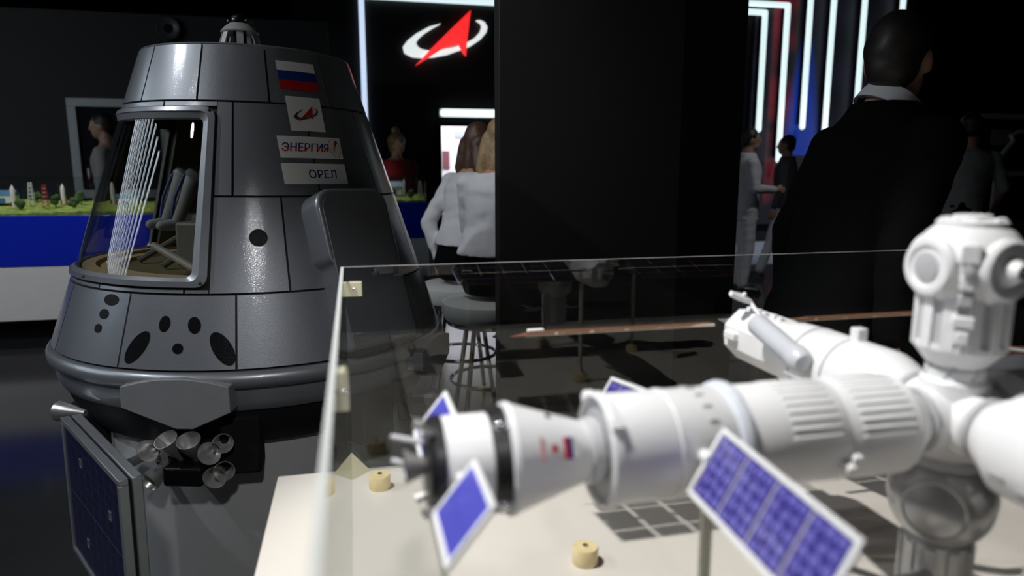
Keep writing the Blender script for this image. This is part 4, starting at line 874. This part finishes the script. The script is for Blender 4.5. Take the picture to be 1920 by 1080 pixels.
# ------------------------------------------------------------------ counters with landscape models under clear covers
def counter(x0, x1, yf, depth, label, glabel, llabel, props, grp):
    cx = (x0 + x1) / 2; w = (x1 - x0) / 2; r = root('display_counter', (cx, yf + depth / 2, 0), label, 'counter', 'blue and white display counters')
    d = depth / 2
    MB().bx(-w + .06, w - .06, -d + .10, d - .06, 0, .236).obj('plinth', BLACKMATT, r); MB().bx(-w, w, -d, d, .236, .64).obj('white_panel', COUNTERWHITE, r, bevel=.004); MB().bx(-w, w, -d - .004, d, .64, 1.014).obj('blue_panel', COUNTERBLUE, r, bevel=.004)
    # moss landscape
    n, m = int(2 * w / .05), int(depth / .05); vs = []; fs = []
    for j in range(m + 1):
        for i in range(n + 1):
            X, Yv = -w + .02 + (2 * w - .04) * i / n, -d + .02 + (depth - .04) * j / m; h = .020 + .045 * max(0, noise.noise((X * 2.2 + cx, Yv * 2.2, 1))) + .018 * noise.noise((X * 14, Yv * 14, 4)) + .05 * j / m
            vs.append((X, Yv, 1.014 + max(.003, h)))
    for j in range(m):
        for i in range(n): a = j * (n + 1) + i; fs.append((a, a + 1, a + n + 2, a + n + 1))
    e = len(vs); edge = [i for i in range(n + 1)] + [j * (n + 1) + n for j in range(1, m + 1)] + [m * (n + 1) + i for i in range(n - 1, -1, -1)] + [j * (n + 1) for j in range(m - 1, 0, -1)]
    for k in edge: vs.append((vs[k][0], vs[k][1], 1.0145))
    for k in range(len(edge)): a, b = edge[k], edge[(k + 1) % len(edge)]; fs.append((b, a, e + k, e + (k + 1) % len(edge)))
    ls = MB().add([(x + cx, y + yf + d, z) for x, y, z in vs], fs).obj('moss_landscape', GRASS, None, smooth=60); ls['kind'] = 'stuff'; tag(ls, llabel, 'landscape')
    # small clumps of trees as part of the model
    gr = root('clear_cover', (cx, yf + d, 1.014), glabel, 'display cover'); t = .006
    for q in ((-w + .01, w - .01, -d + .01, -d + .01 + t), (-w + .01, w - .01, d - .01 - t, d - .01), (-w + .01, -w + .01 + t, -d + .02, d - .02), (w - .01 - t, w - .01, -d + .02, d - .02)):
        MB().bx(q[0], q[1], q[2], q[3], 0.0005, .272).obj('cover_pane', ACRYL, gr)
    MB().bx(-w + .01, w - .01, -d + .01, d - .01, .272, .277).obj('cover_lid', ACRYL, gr)
    return r
yc1 = at(75, 450, 5.05).y; yc2 = at(775, 400, 7.2).y
cA0, cA1 = -4.3, -0.85; cB0, cB1 = -0.75, ony(803, 400, yc2).x
counter(cA0, cA1, yc1, .75, 'long blue and white counter carrying a landscape model, left behind the spacecraft', 'clear cover over the landscape model at the far left', 'mossy green landscape model on the long left counter', None, 1)
counter(cB0, cB1, yc2, .75, 'distant blue and white counter between the spacecraft and the women in white', 'clear cover over the distant landscape model behind the capsule', 'mossy green landscape model on the distant counter', None, 2)
lamp('counter_spot', 'SPOT', (-2.4, yc1 + .2, 3.3), (-2.2, yc1 + .15, 1.0), 105, (1, .98, .95), spot_size=rad(50), spot_blend=.7, shadow_soft_size=.08)
lamp('counter_front_spot', 'SPOT', (-2.2, yc1 - 2.0, 3.4), (-2.3, yc1, .5), 150, (1, .98, .97), spot_size=rad(46), spot_blend=.7, shadow_soft_size=.08)
lamp('counter_spot_rear', 'SPOT', (.2, yc2 + .1, 3.4), (.1, yc2 + .3, 1.0), 80, (1, .98, .95), spot_size=rad(38), spot_blend=.7, shadow_soft_size=.08)
# things on the landscapes
def land_h(x, y):
    best = 1.02
    for o in COL.objects:
        if o.name.startswith('moss_landscape'):
            for v in o.data.vertices:
                if abs(v.co.x - x) < .07 and abs(v.co.y - y) < .06: best = max(best, v.co.z)
    return best
def little(kind, x, y, h, label, grp):
    z = land_h(x, y) - .002
    if kind == 'rocket':
        r = root('model_rocket', (x, y, z), label, 'model rocket', grp); MB().lathe([(.016, 0), (.016, h * .75), (.012, h * .85), (.001, h)], 14).obj('rocket_body', MODELWHITE, r)
        for k in range(3): MB().box((.020, 0, .02), (.014, .003, .035), Matrix.Rotation(rad(120 * k), 4, 'Z')).obj('fin', MODELRED, r)
    elif kind == 'hangar':
        r = root('model_hangar', (x, y, z), label, 'model building', grp); MB().bx(-.09, .09, -.05, .05, 0, h * .6).obj('hall', MODELWHITE, r, bevel=.003); MB().prism([(-.055, 0), (.055, 0), (0, h * .4)], -.095, .095, Matrix.Translation((0, 0, h * .6)) @ Matrix.Rotation(rad(90), 4, 'Z') @ Matrix.Rotation(rad(90), 4, 'X')).obj('roof', MODELBLUE, r)
        MB().bx(-.03, .03, -.054, -.049, 0, h * .4).obj('door', MODELBLUE, r)
    elif kind == 'tower':
        r = root('model_tower', (x, y, z), label, 'model tower', grp)
        for sx in (-1, 1):
            for sy in (-1, 1): MB().tube([(sx * .018, sy * .018, 0), (sx * .008, sy * .008, h)], .003, 6).obj('tower_leg', MODELRED if 'red' in label else MODELWHITE, r)
        for k in range(1, 6): t = k / 6; w = .018 - .010 * t; MB().bx(-w, w, -w, w, h * t - .002, h * t + .002).obj('tower_deck', MODELWHITE, r)
    else:
        r = root('model_tree', (x, y, z), label, 'model tree', grp); MB().tube([(0, 0, -.01), (0, 0, h * .4)], .004, 6).obj('trunk', HAIRBROWN, r)
        mb = MB()
        for k in range(6): mb.ball((random.uniform(-.02, .02), random.uniform(-.02, .02), h * random.uniform(.4, .9)), random.uniform(.018, .03), 8, 6)
        mb.obj('crown', mat('model_tree_green', (.05, .10, .03), .9, vary=.4, scale=80), r)
def spot(px, dy): return ony(px, 400, yc1 + dy).x, yc1 + dy
for px, dy, k, h, lab in ((28, .30, 'rocket', .17, 'small white rocket model on the landscape nearest the left picture edge'), (62, .40, 'tower', .18, 'white lattice tower model on the left landscape, beside the leftmost rocket'), (88, .25, 'tower', .18, 'red-legged lattice tower model on the left landscape'), (122, .42, 'rocket', .16, 'small white rocket model right of the lattice towers on the left landscape'),
                          (106, .30, 'tree', .10, 'taller dark tree model between tower and rocket on the left landscape'), (10, .45, 'hangar', .10, 'small hangar model with blue roof at the left picture edge'), (155, .42, 'tree', .11, 'dark tree model seen against the capsule edge'), (40, .2, 'tree', .06, 'small dark tree model at the left of the landscape'), (72, .55, 'tree', .06, 'small dark tree model in front of the red-legged tower'), (140, .2, 'tree', .06, 'small dark tree model nearest the capsule edge'),
                          (215, .3, 'rocket', .18, 'small white rocket model seen through the capsule window'), (240, .35, 'hangar', .09, 'small hangar model seen through the capsule window')):
    x, y = spot(px, dy); little(k, x, y, h, lab, 'models on the landscapes')
def spot2(px, dy): return ony(px, 372, yc2 + dy).x, yc2 + dy
for px, dy, k, h, lab in ((758, .3, 'rocket', .19, 'white rocket model under the distant clear cover'), (788, .35, 'tower', .16, 'white lattice tower model at the right end of the distant landscape'), (772, .2, 'tree', .07, 'small dark tree model on the distant landscape'), (738, .5, 'hangar', .15, 'small hangar model with blue roof on the distant landscape')):
    x, y = spot2(px, dy); little(k, x, y, h, lab, 'models on the landscapes')
# ------------------------------------------------------------------ stools
def stool(x, y, label, sz=.700):
    r = root('bar_stool', (x, y, 0), label, 'stool', 'white bar stools')
    MB().lathe([(.14, sz - .115), (.23, sz - .10), (.25, sz - .06), (.245, sz - .015), (.21, sz), (.02, sz - .004)], 32).obj('seat', COUNTERWHITE, r)
    MB().lathe([(.215, sz - .128), (.225, sz - .122), (.225, sz - .108), (.15, sz - .105)], 32).obj('seat_ring', CHROME, r)
    for k in range(4):
        a = rad(45 + 90 * k); c, s = math.cos(a), math.sin(a); MB().tube([(.14 * c, .14 * s, sz - .115), (.24 * c, .24 * s, .012)], .013, 10).obj('leg', CHROME, r)
    pts = [(.205 * math.cos(rad(15 * k)), .205 * math.sin(rad(15 * k)), .28) for k in range(25)]; MB().tube(pts, .010, 8).obj('foot_ring', CHROME, r)
WA, WB_ = at(860, HOR, 3.95), at(918, HOR, 3.45)
stool(WA.x, WA.y, 'white bar stool with chrome legs under the brown-haired woman'); stool(WB_.x, WB_.y, 'white bar stool under the blond woman beside the black partition')
# bent white tube lamp and low grey cabinets at the right edge
p = at(1885, HOR, 6.6); r = root('tube_lamp', (p.x, p.y, 0), 'white bent tube lamp stand at the far right edge', 'lamp stand')
zz0 = lambda y: 1.34 + (HOR - y) / 1318 * 6.6
MB().tube([(-.10, 0, 0), (-.10, 0, zz0(300)), (.05, 0, zz0(265)), (.02, 0, zz0(256)), (.10, 0, zz0(248)), (.22, 0, zz0(250))], .022, 10).obj('lamp_tube', FRAMEWHITE, r); MB().lathe([(.16, 0), (.16, .015), (.03, .025)], 24, Matrix.Translation((-.10, 0, 0))).obj('lamp_foot', FRAMEWHITE, r)
for px, w, h, lab in ((1862, .8, .80, 'low dark grey cabinet behind the man in the grey shirt'), (2040, .7, .95, 'dark grey cabinet at the right picture edge')):
    p = at(px, HOR, 7.1); r = root('low_cabinet', (p.x, p.y, 0), lab, 'cabinet'); MB().bx(-w / 2, w / 2, -.25, .25, .05, h).obj('cabinet_body', mat('cabinet_grey', (.14, .14, .14), .5), r, bevel=.006); MB().bx(-w / 2 + .02, -.005, -.262, -.25, .08, h - .04).obj('cabinet_door', mat('cabinet_grey', (.14, .14, .14), .5), r, bevel=.003); MB().bx(.005, w / 2 - .02, -.262, -.25, .08, h - .04).obj('cabinet_door', mat('cabinet_grey', (.14, .14, .14), .5), r, bevel=.003); MB().bx(-w / 2 + .03, w / 2 - .03, -.22, .22, 0, .05).obj('plinth', BLACKMATT, r)
# ------------------------------------------------------------------ lamps overhead (out of the picture, mirrored in the window and paint)
for k in range(10):
    y = 1.35 + .36 * k; r = root('ceiling_light_tube', (-8.0, y, 3.62), 'slim linear ceiling lamp in the parallel row left of the spacecraft', 'ceiling lamp', 'parallel linear ceiling lamps')
    MB().bx(-3.4, 3.4, -.028, .028, 0, .02).obj('diffuser', LEDCEIL, r); MB().bx(-3.42, 3.42, -.040, .040, .02, .05).obj('housing', BLACKMATT, r)
    for x in (-3, 3): MB().tube([(x, 0, .05), (x, 0, 1.0)], .003, 6).obj('cable', BLACKMATT, r)
def spothead(loc, target, label):
    r = root('track_spot', loc, label, 'spotlight', 'ceiling track spotlights'); d = (Vector(target) - Vector(loc)).normalized(); M = frame(Vector((0, 0, 0)) - d * .14, d)
    MB().lathe([(.03, -.06), (.055, -.04), (.058, .10), (.054, .10), (.050, .06)], 24, M, cap1=False).obj('lamp_housing', BLACKMATT, r); MB().lathe([(.001, .045), (.049, .045)], 20, M, False, False).obj('lamp_face', LAMPFACE, r)
    MB().tube([-d * .12 + Vector((0, 0, .03)), Vector((-d.x * .12, -d.y * .12, 4.62 - loc[2]))], .012, 8).obj('stem', BLACKMATT, r)
spothead(REAR_LOC, (-.30, 2.1, .22), 'added fill lamp behind the viewer aimed low at the spacecraft'); spothead(KEY_LOC, (0.60, 0.72, 0.90), 'track spotlight aimed at the station model'); spothead(FILL_LOC, (-.45, 2.4, 1.0), 'track spotlight aimed at the side of the spacecraft'); spothead(FRONT_LOC, (-.45, 2.2, .6), 'track spotlight aimed at the front of the spacecraft')  # the first head goes with the added rear fill
# ================================================================== people
def remesh(mb, vox, smooth_it=4, wrinkle=0.0, seed=0.0):
    me = bpy.data.meshes.new('raw'); me.from_pydata(mb.v, [], mb.f); me.update()
    bm = bmesh.new(); bm.from_mesh(me); bmesh.ops.recalc_face_normals(bm, faces=bm.faces[:]); bm.to_mesh(me); bm.free()
    o = bpy.data.objects.new('raw', me); COL.objects.link(o); m = o.modifiers.new('r', 'REMESH'); m.mode = 'VOXEL'; m.voxel_size = vox
    dg = bpy.context.evaluated_depsgraph_get(); dg.update(); out = bpy.data.meshes.new_from_object(o.evaluated_get(dg)); bpy.data.objects.remove(o); bpy.data.meshes.remove(me)
    bm = bmesh.new(); bm.from_mesh(out)
    for _ in range(smooth_it): bmesh.ops.smooth_vert(bm, verts=bm.verts[:], factor=.5, use_axis_x=True, use_axis_y=True, use_axis_z=True)
    if wrinkle:
        bm.normal_update()
        for v in bm.verts:
            p = v.co; v.co += v.normal * wrinkle * (noise.noise((p.x * 7 + seed, p.y * 7, p.z * 16 + seed)) + .5 * noise.noise((p.x * 18, p.y * 18 + seed, p.z * 26)))
    bm.to_mesh(out); bm.free(); out.polygons.foreach_set('use_smooth', [True] * len(out.polygons)); return out
TORSO = [(.80, .0, .0, .09, .07), (.83, 0, -.01, .150, .105), (.90, 0, -.015, .172, .122), (.97, 0, -.008, .160, .112), (1.06, 0, .0, .138, .098), (1.16, 0, .004, .148, .106), (1.28, 0, .006, .168, .116), (1.36, 0, .0, .178, .112), (1.42, 0, -.006, .165, .088), (1.455, 0, -.008, .110, .072), (1.48, 0, -.005, .066, .060), (1.49, 0, -.005, .04, .04)]
def hand(mb, w, d, side, vox_r=1.0):
    """palm and five fingers from wrist w along d"""
    w = Vector(w); d = Vector(d).normalized(); x = Vector((side, 0, 0)); x = (x - d * x.dot(d)).normalized() if abs(x.dot(d)) < .95 else d.orthogonal().normalized(); y = d.cross(x)
    mb.limb(w, w + d * .05, .024, .026, 10)
    for k in (-1, 0, 1): mb.limb(w + d * .02 + y * k * .016, w + d * .082 + y * k * .024, .014, .013, 10)
    for k, ln in ((-1.5, .062), (-.5, .075), (.5, .078), (1.5, .066)):
        b = w + d * .085 + y * k * .019; e = b + d * ln * .55 - x * .012; f = e + d * ln * .42 - x * .028; mb.limb(b, e, .0098, .0092, 8); mb.limb(e, f, .0092, .0080, 8)
    b = w + d * .03 - y * .026; e = b + d * .032 - y * .022 - x * .008; f = e + d * .030 - y * .004 - x * .01; mb.limb(b, e, .0125, .0110, 8); mb.limb(e, f, .0108, .0090, 8)
def person(label, loc, az, h, top, bottom, hair, hairkind, arms=None, sit=False, lean=0.0, skirt=False, jacket=False, sleeves=True, head_yaw=0.0, head_tilt=0.0, wide=1.0, collar=None, extra=None, seed=0.0, vox=.007, feet=None, head_off=(0, 0)):
    r = root('person', loc, label, 'person', None, -az); s = h / 1.75; r.scale = (s, s, s)
    sh = lambda p: Vector((p[0], p[1] + lean * max(0, p[2] - .95), p[2]))
    tor = [(z, x, y + lean * max(0, z - .95), rx * (wide if z > 1.0 else 1), ry * (wide if z > 1.0 else 1)) for z, x, y, rx, ry in TORSO]
    hips = [(-.092, 0, .90), (.092, 0, .90)]
    if sit: knees = [(-.11, .44, .83), (.11, .44, .84)]; ank = [(-.10, .46, .40), (.10, .48, .41)]
    else: knees = [(-.10, .02, .49), (.10, .02, .49)]; ank = [(-.105, -.02, .09), (.105, -.02, .09)]
    if feet: knees, ank = feet
    SHD = [sh((-.185 * wide, -.005, 1.395)), sh((.185 * wide, -.005, 1.395))]
    ar = arms or [[(-.245, -.01, 1.13), (-.255, .07, .89)], [(.245, -.01, 1.13), (.255, .07, .89)]]
    ar = [[sh(p) for p in a] for a in ar]
    body = MB(); body.loft([(z, x, y, rx * .95, ry * .95) for z, x, y, rx, ry in tor])
    HC = sh((0, .02 + head_tilt, 1.635)) + Vector((0, head_off[0], head_off[1])); Rh = Matrix.Translation(HC) @ Matrix.Rotation(head_yaw, 4, 'Z') @ Matrix.Rotation(-head_tilt * 4, 4, 'X')
    body.limb(sh((0, -.012, 1.44)), HC + Vector((0, -.02, -.05)), .060, .054)
    body.ball((0, -.006, .018), (.074, .093, .098), 20, 14, Rh); body.ball((0, .024, -.045), (.056, .066, .068), 18, 12, Rh); body.ball((0, .052, -.085), (.030, .028, .024), 12, 8, Rh)
    body.limb(Rh @ Vector((0, .088, .012)), Rh @ Vector((0, .104, -.022)), .009, .013, 10); body.limb(Rh @ Vector((-.02, .082, -.058)), Rh @ Vector((.02, .082, -.058)), .008, .008, 8); body.limb(Rh @ Vector((-.04, .076, .034)), Rh @ Vector((.04, .076, .034)), .012, .012, 8)
    for q in (-1, 1): body.ball((q * .075, -.008, -.008), (.010, .020, .032), 10, 8, Rh)
    for i in (0, 1):
        q = -1 if i == 0 else 1; e, w = ar[i]; body.limb(SHD[i], e, .046, .038); body.limb(e, w, .037, .026); hand(body, w, w - e, q)
        body.limb(hips[i], knees[i], .080, .058); body.limb(knees[i], ank[i], .056, .036)
        a = Vector(ank[i]); body.limb(a + Vector((0, -.01, -.04)), a + Vector((q * .015, .15, -.055)), .034, .028)
    link('body', remesh(body, vox, 3), SKIN, r)
    for q in (-1, 1): MB().ball((q * .031, .078, .012), .0115, 12, 8, Rh).obj('eye', EYEWHITE, r)
    # upper garment
    t = MB(); inf = .024 if jacket else .014; lo_z = .78 if jacket else (1.05 if sit else .90)
    rings = [(z, x, y, rx + inf, ry + inf) for z, x, y, rx, ry in tor if lo_z <= z <= 1.462]
    if jacket: rings = rings + [(1.488, 0, rings[-1][2] - .004, .102, .094), (1.505, 0, rings[-1][2] - .010, .088, .084)]
    if jacket or not sit: rings[0] = (rings[0][0], rings[0][1], rings[0][2], max(rings[0][3], .185), max(rings[0][4], .135))
    if sit: z0, x0, y0, a0, b0 = rings[0]; rings = [(z0 - .05, x0, y0 - .012, a0 + .042, b0 + .042), (z0 - .02, x0, y0 - .006, a0 + .036, b0 + .036), (z0 + .02, x0, y0, a0 + .024, b0 + .024)] + rings[1:]
    t.loft(rings)
    for i in (0, 1):
        e, w = ar[i]; end = w if sleeves else e; t.limb(SHD[i] + Vector((0, 0, -.006)), e, .056 + inf * .5, .046 + inf * .4)
        if sleeves: t.limb(e, e + (w - e) * .93, .046 + inf * .4, .034 + inf * .3)
        t.ball(SHD[i] + Vector((0, 0, -.004)), (.062 + inf * .4, .062 + inf * .4, .058 + inf * .3))
    link('jacket' if jacket else 'shirt', remesh(t, .010, 4, .007 if not jacket else .004, seed), top, r)
    # lower garment
    b = MB(); b.loft([(z, x, y, rx + .012, ry + .012) for z, x, y, rx, ry in tor if z <= 1.07])
    if skirt and sit: b.loft([(.79, 0, .10, .19, .22), (.84, 0, .10, .205, .235), (.93, 0, .06, .195, .19), (1.0, 0, .0, .17, .125)])
    for i in (0, 1): b.limb(hips[i], knees[i], .094, .072); b.limb(knees[i], Vector(ank[i]) + Vector((0, 0, .02)), .070, .055)
    link('skirt' if skirt else 'trousers', remesh(b, .011, 3, .004, seed + 3), bottom, r)
    for i in (0, 1):
        q = -1 if i == 0 else 1; a = Vector(ank[i]); m = MB(); m.limb(a + Vector((0, -.015, -.045)), a + Vector((q * .015, .16, -.058)), .042, .033); m.box(a + Vector((q * .008, .07, -.082)), (.075, .26, .018)); link('shoe', remesh(m, .008, 2), SHOE, r)
    # hair
    hm = MB()
    if hairkind == 'short': hm.ball((0, -.022, .034), (.080, .096, .098), 20, 14, Rh); hm.ball((0, -.050, -.010), (.070, .060, .075), 16, 12, Rh)
    else:
        hm.ball((0, -.024, .032), (.086, .100, .103), 20, 14, Rh); hm.ball((0, -.055, -.03), (.084, .062, .10), 16, 12, Rh)
        if hairkind == 'long':
            for dx in (-.05, 0, .05): hm.limb(Rh @ Vector((dx, -.065, .0)), Rh @ Vector((dx * 1.7, -.090, -.15)), .056, .046); hm.limb(Rh @ Vector((dx * 1.7, -.090, -.14)), Rh @ Vector((dx * 1.6, -.110, -.21)), .044, .022)
        if hairkind == 'bun': hm.ball((0, -.05, .150), (.050, .050, .044), 16, 12, Rh); hm.ball((0, -.035, .03), (.100, .105, .10), 16, 12, Rh); hm.limb(Rh @ Vector((-.07, -.02, .04)), Rh @ Vector((-.08, -.01, -.05)), .018, .008)
    link('hair', remesh(hm, .009, 2, .006, seed + 9), hair, r)
    if collar:
        c = MB(); M = Matrix.Translation(sh((0, -.020, 1.478))) @ Matrix.Rotation(rad(-34), 4, 'X'); c.lathe([(.078, 0), (.088, -.004), (.083, .034), (.077, .048), (.074, .048), (.073, .0)], 32, M, False, False); c.obj('collar', collar, r)
    if extra: extra(r, sh)
    return r
def loc(px, d): p = at(px, HOR, d); return (p.x, p.y, 0)
VA = az_of
# man in black suit, back three-quarters to us
person('large man in a black suit with white collar, seen from behind at the right', loc(1568, 1.95), VA(1650) + rad(55), 1.775, CLOTHBLACK, CLOTHBLACK, HAIRDARK, 'short', lean=.28, jacket=True, wide=1.16, collar=CLOTHWHITE, head_tilt=.02, head_yaw=rad(38), head_off=(-.075, -.025), seed=2.0,
       arms=[[(-.26, -.03, 1.13), (-.25, .02, .90)], [(.26, -.03, 1.13), (.25, .02, .90)]])
# two seated women in white shirts
person('woman with long brown hair in a white shirt sitting on a bar stool', (WA.x, WA.y, 0), VA(880) + rad(50), 1.60, CLOTHWHITE, CLOTHBLACK, HAIRBROWN, 'long', sit=True, skirt=True, lean=.24, wide=1.08, seed=5.0, arms=[[(-.25, -.10, 1.14), (-.19, -.02, .90)], [(.25, .08, 1.14), (.14, .28, 1.02)]])
person('blond woman in a white blouse sitting with her back turned, half hidden by the partition', (WB_.x, WB_.y, 0), VA(962) + rad(32), 1.60, CLOTHWHITE, CLOTHBLACK, HAIRBLOND, 'long', sit=True, skirt=True, lean=.20, wide=1.12, seed=8.0, arms=[[(-.24, .10, 1.13), (-.14, .28, 1.0)], [(.26, .10, 1.13), (.14, .28, 1.0)]])
# woman in red behind the distant counter
wr = ony(740, HOR, yc2 + 1.0); person('woman in a red top with a blond bun behind the distant counter', (wr.x, yc2 + 1.0, 0), VA(740) + rad(150), 1.76, CLOTHRED, CLOTHBLACK, HAIRLIGHT, 'bun', lean=.10, wide=1.1, seed=1.0, vox=.009)
# man behind the capsule at the left
def badge(r, sh): MB().box(sh((-.09, .135, 1.22)), (.05, .012, .07)).obj('badge', MODELWHITE, r); MB().box(sh((-.09, .136, 1.165)), (.05, .012, .03)).obj('badge_ribbon', MODELRED, r)
ml = ony(203, HOR, yc1 + 2.1); person('dark-haired man in a grey shirt with a badge, left behind the capsule', (ml.x, yc1 + 2.1, 0), VA(190) - rad(75), 1.90, CLOTHGREY, CLOTHDARK, HAIRDARK, 'short', seed=4.0, vox=.009, extra=badge)
# people by the video wall
person('person in a loose white suit by the video wall, beside the black partition', loc(1402, 7.6), VA(1402) + rad(75), 1.78, CLOTHWHITE, CLOTHWHITE, HAIRDARK, 'short', jacket=True, seed=6.0, vox=.009, arms=[[(-.25, .02, 1.13), (-.16, .25, 1.12)], [(.25, .02, 1.13), (.16, .25, 1.12)]])
person('person in a charcoal jacket and white trousers by the video wall', loc(1474, 8.6), VA(1472) - rad(80), 1.76, CLOTHDARK, CLOTHWHITE, HAIRDARK, 'short', jacket=True, seed=7.0, vox=.009, feet=([(-.10, .10, .49), (.10, -.06, .49)], [(-.10, .22, .09), (.10, -.22, .09)]))
person('man in a grey shirt with his back turned, far right behind the man in black', loc(1812, 6.1), VA(1812) - rad(25), 1.82, CLOTHGREY, CLOTHBLACK, HAIRDARK, 'short', sleeves=False, seed=3.0, vox=.009, wide=1.05, arms=[[(-.25, .0, 1.13), (-.20, .22, 1.03)], [(.29, -.02, 1.15), (.30, .12, .95)]])
lamp('women_spot', 'SPOT', (-.3, 2.2, 3.9), (.72, 3.7, 1.1), 75, (.98, .98, 1.0), spot_size=rad(45), spot_blend=.8, shadow_soft_size=.1)
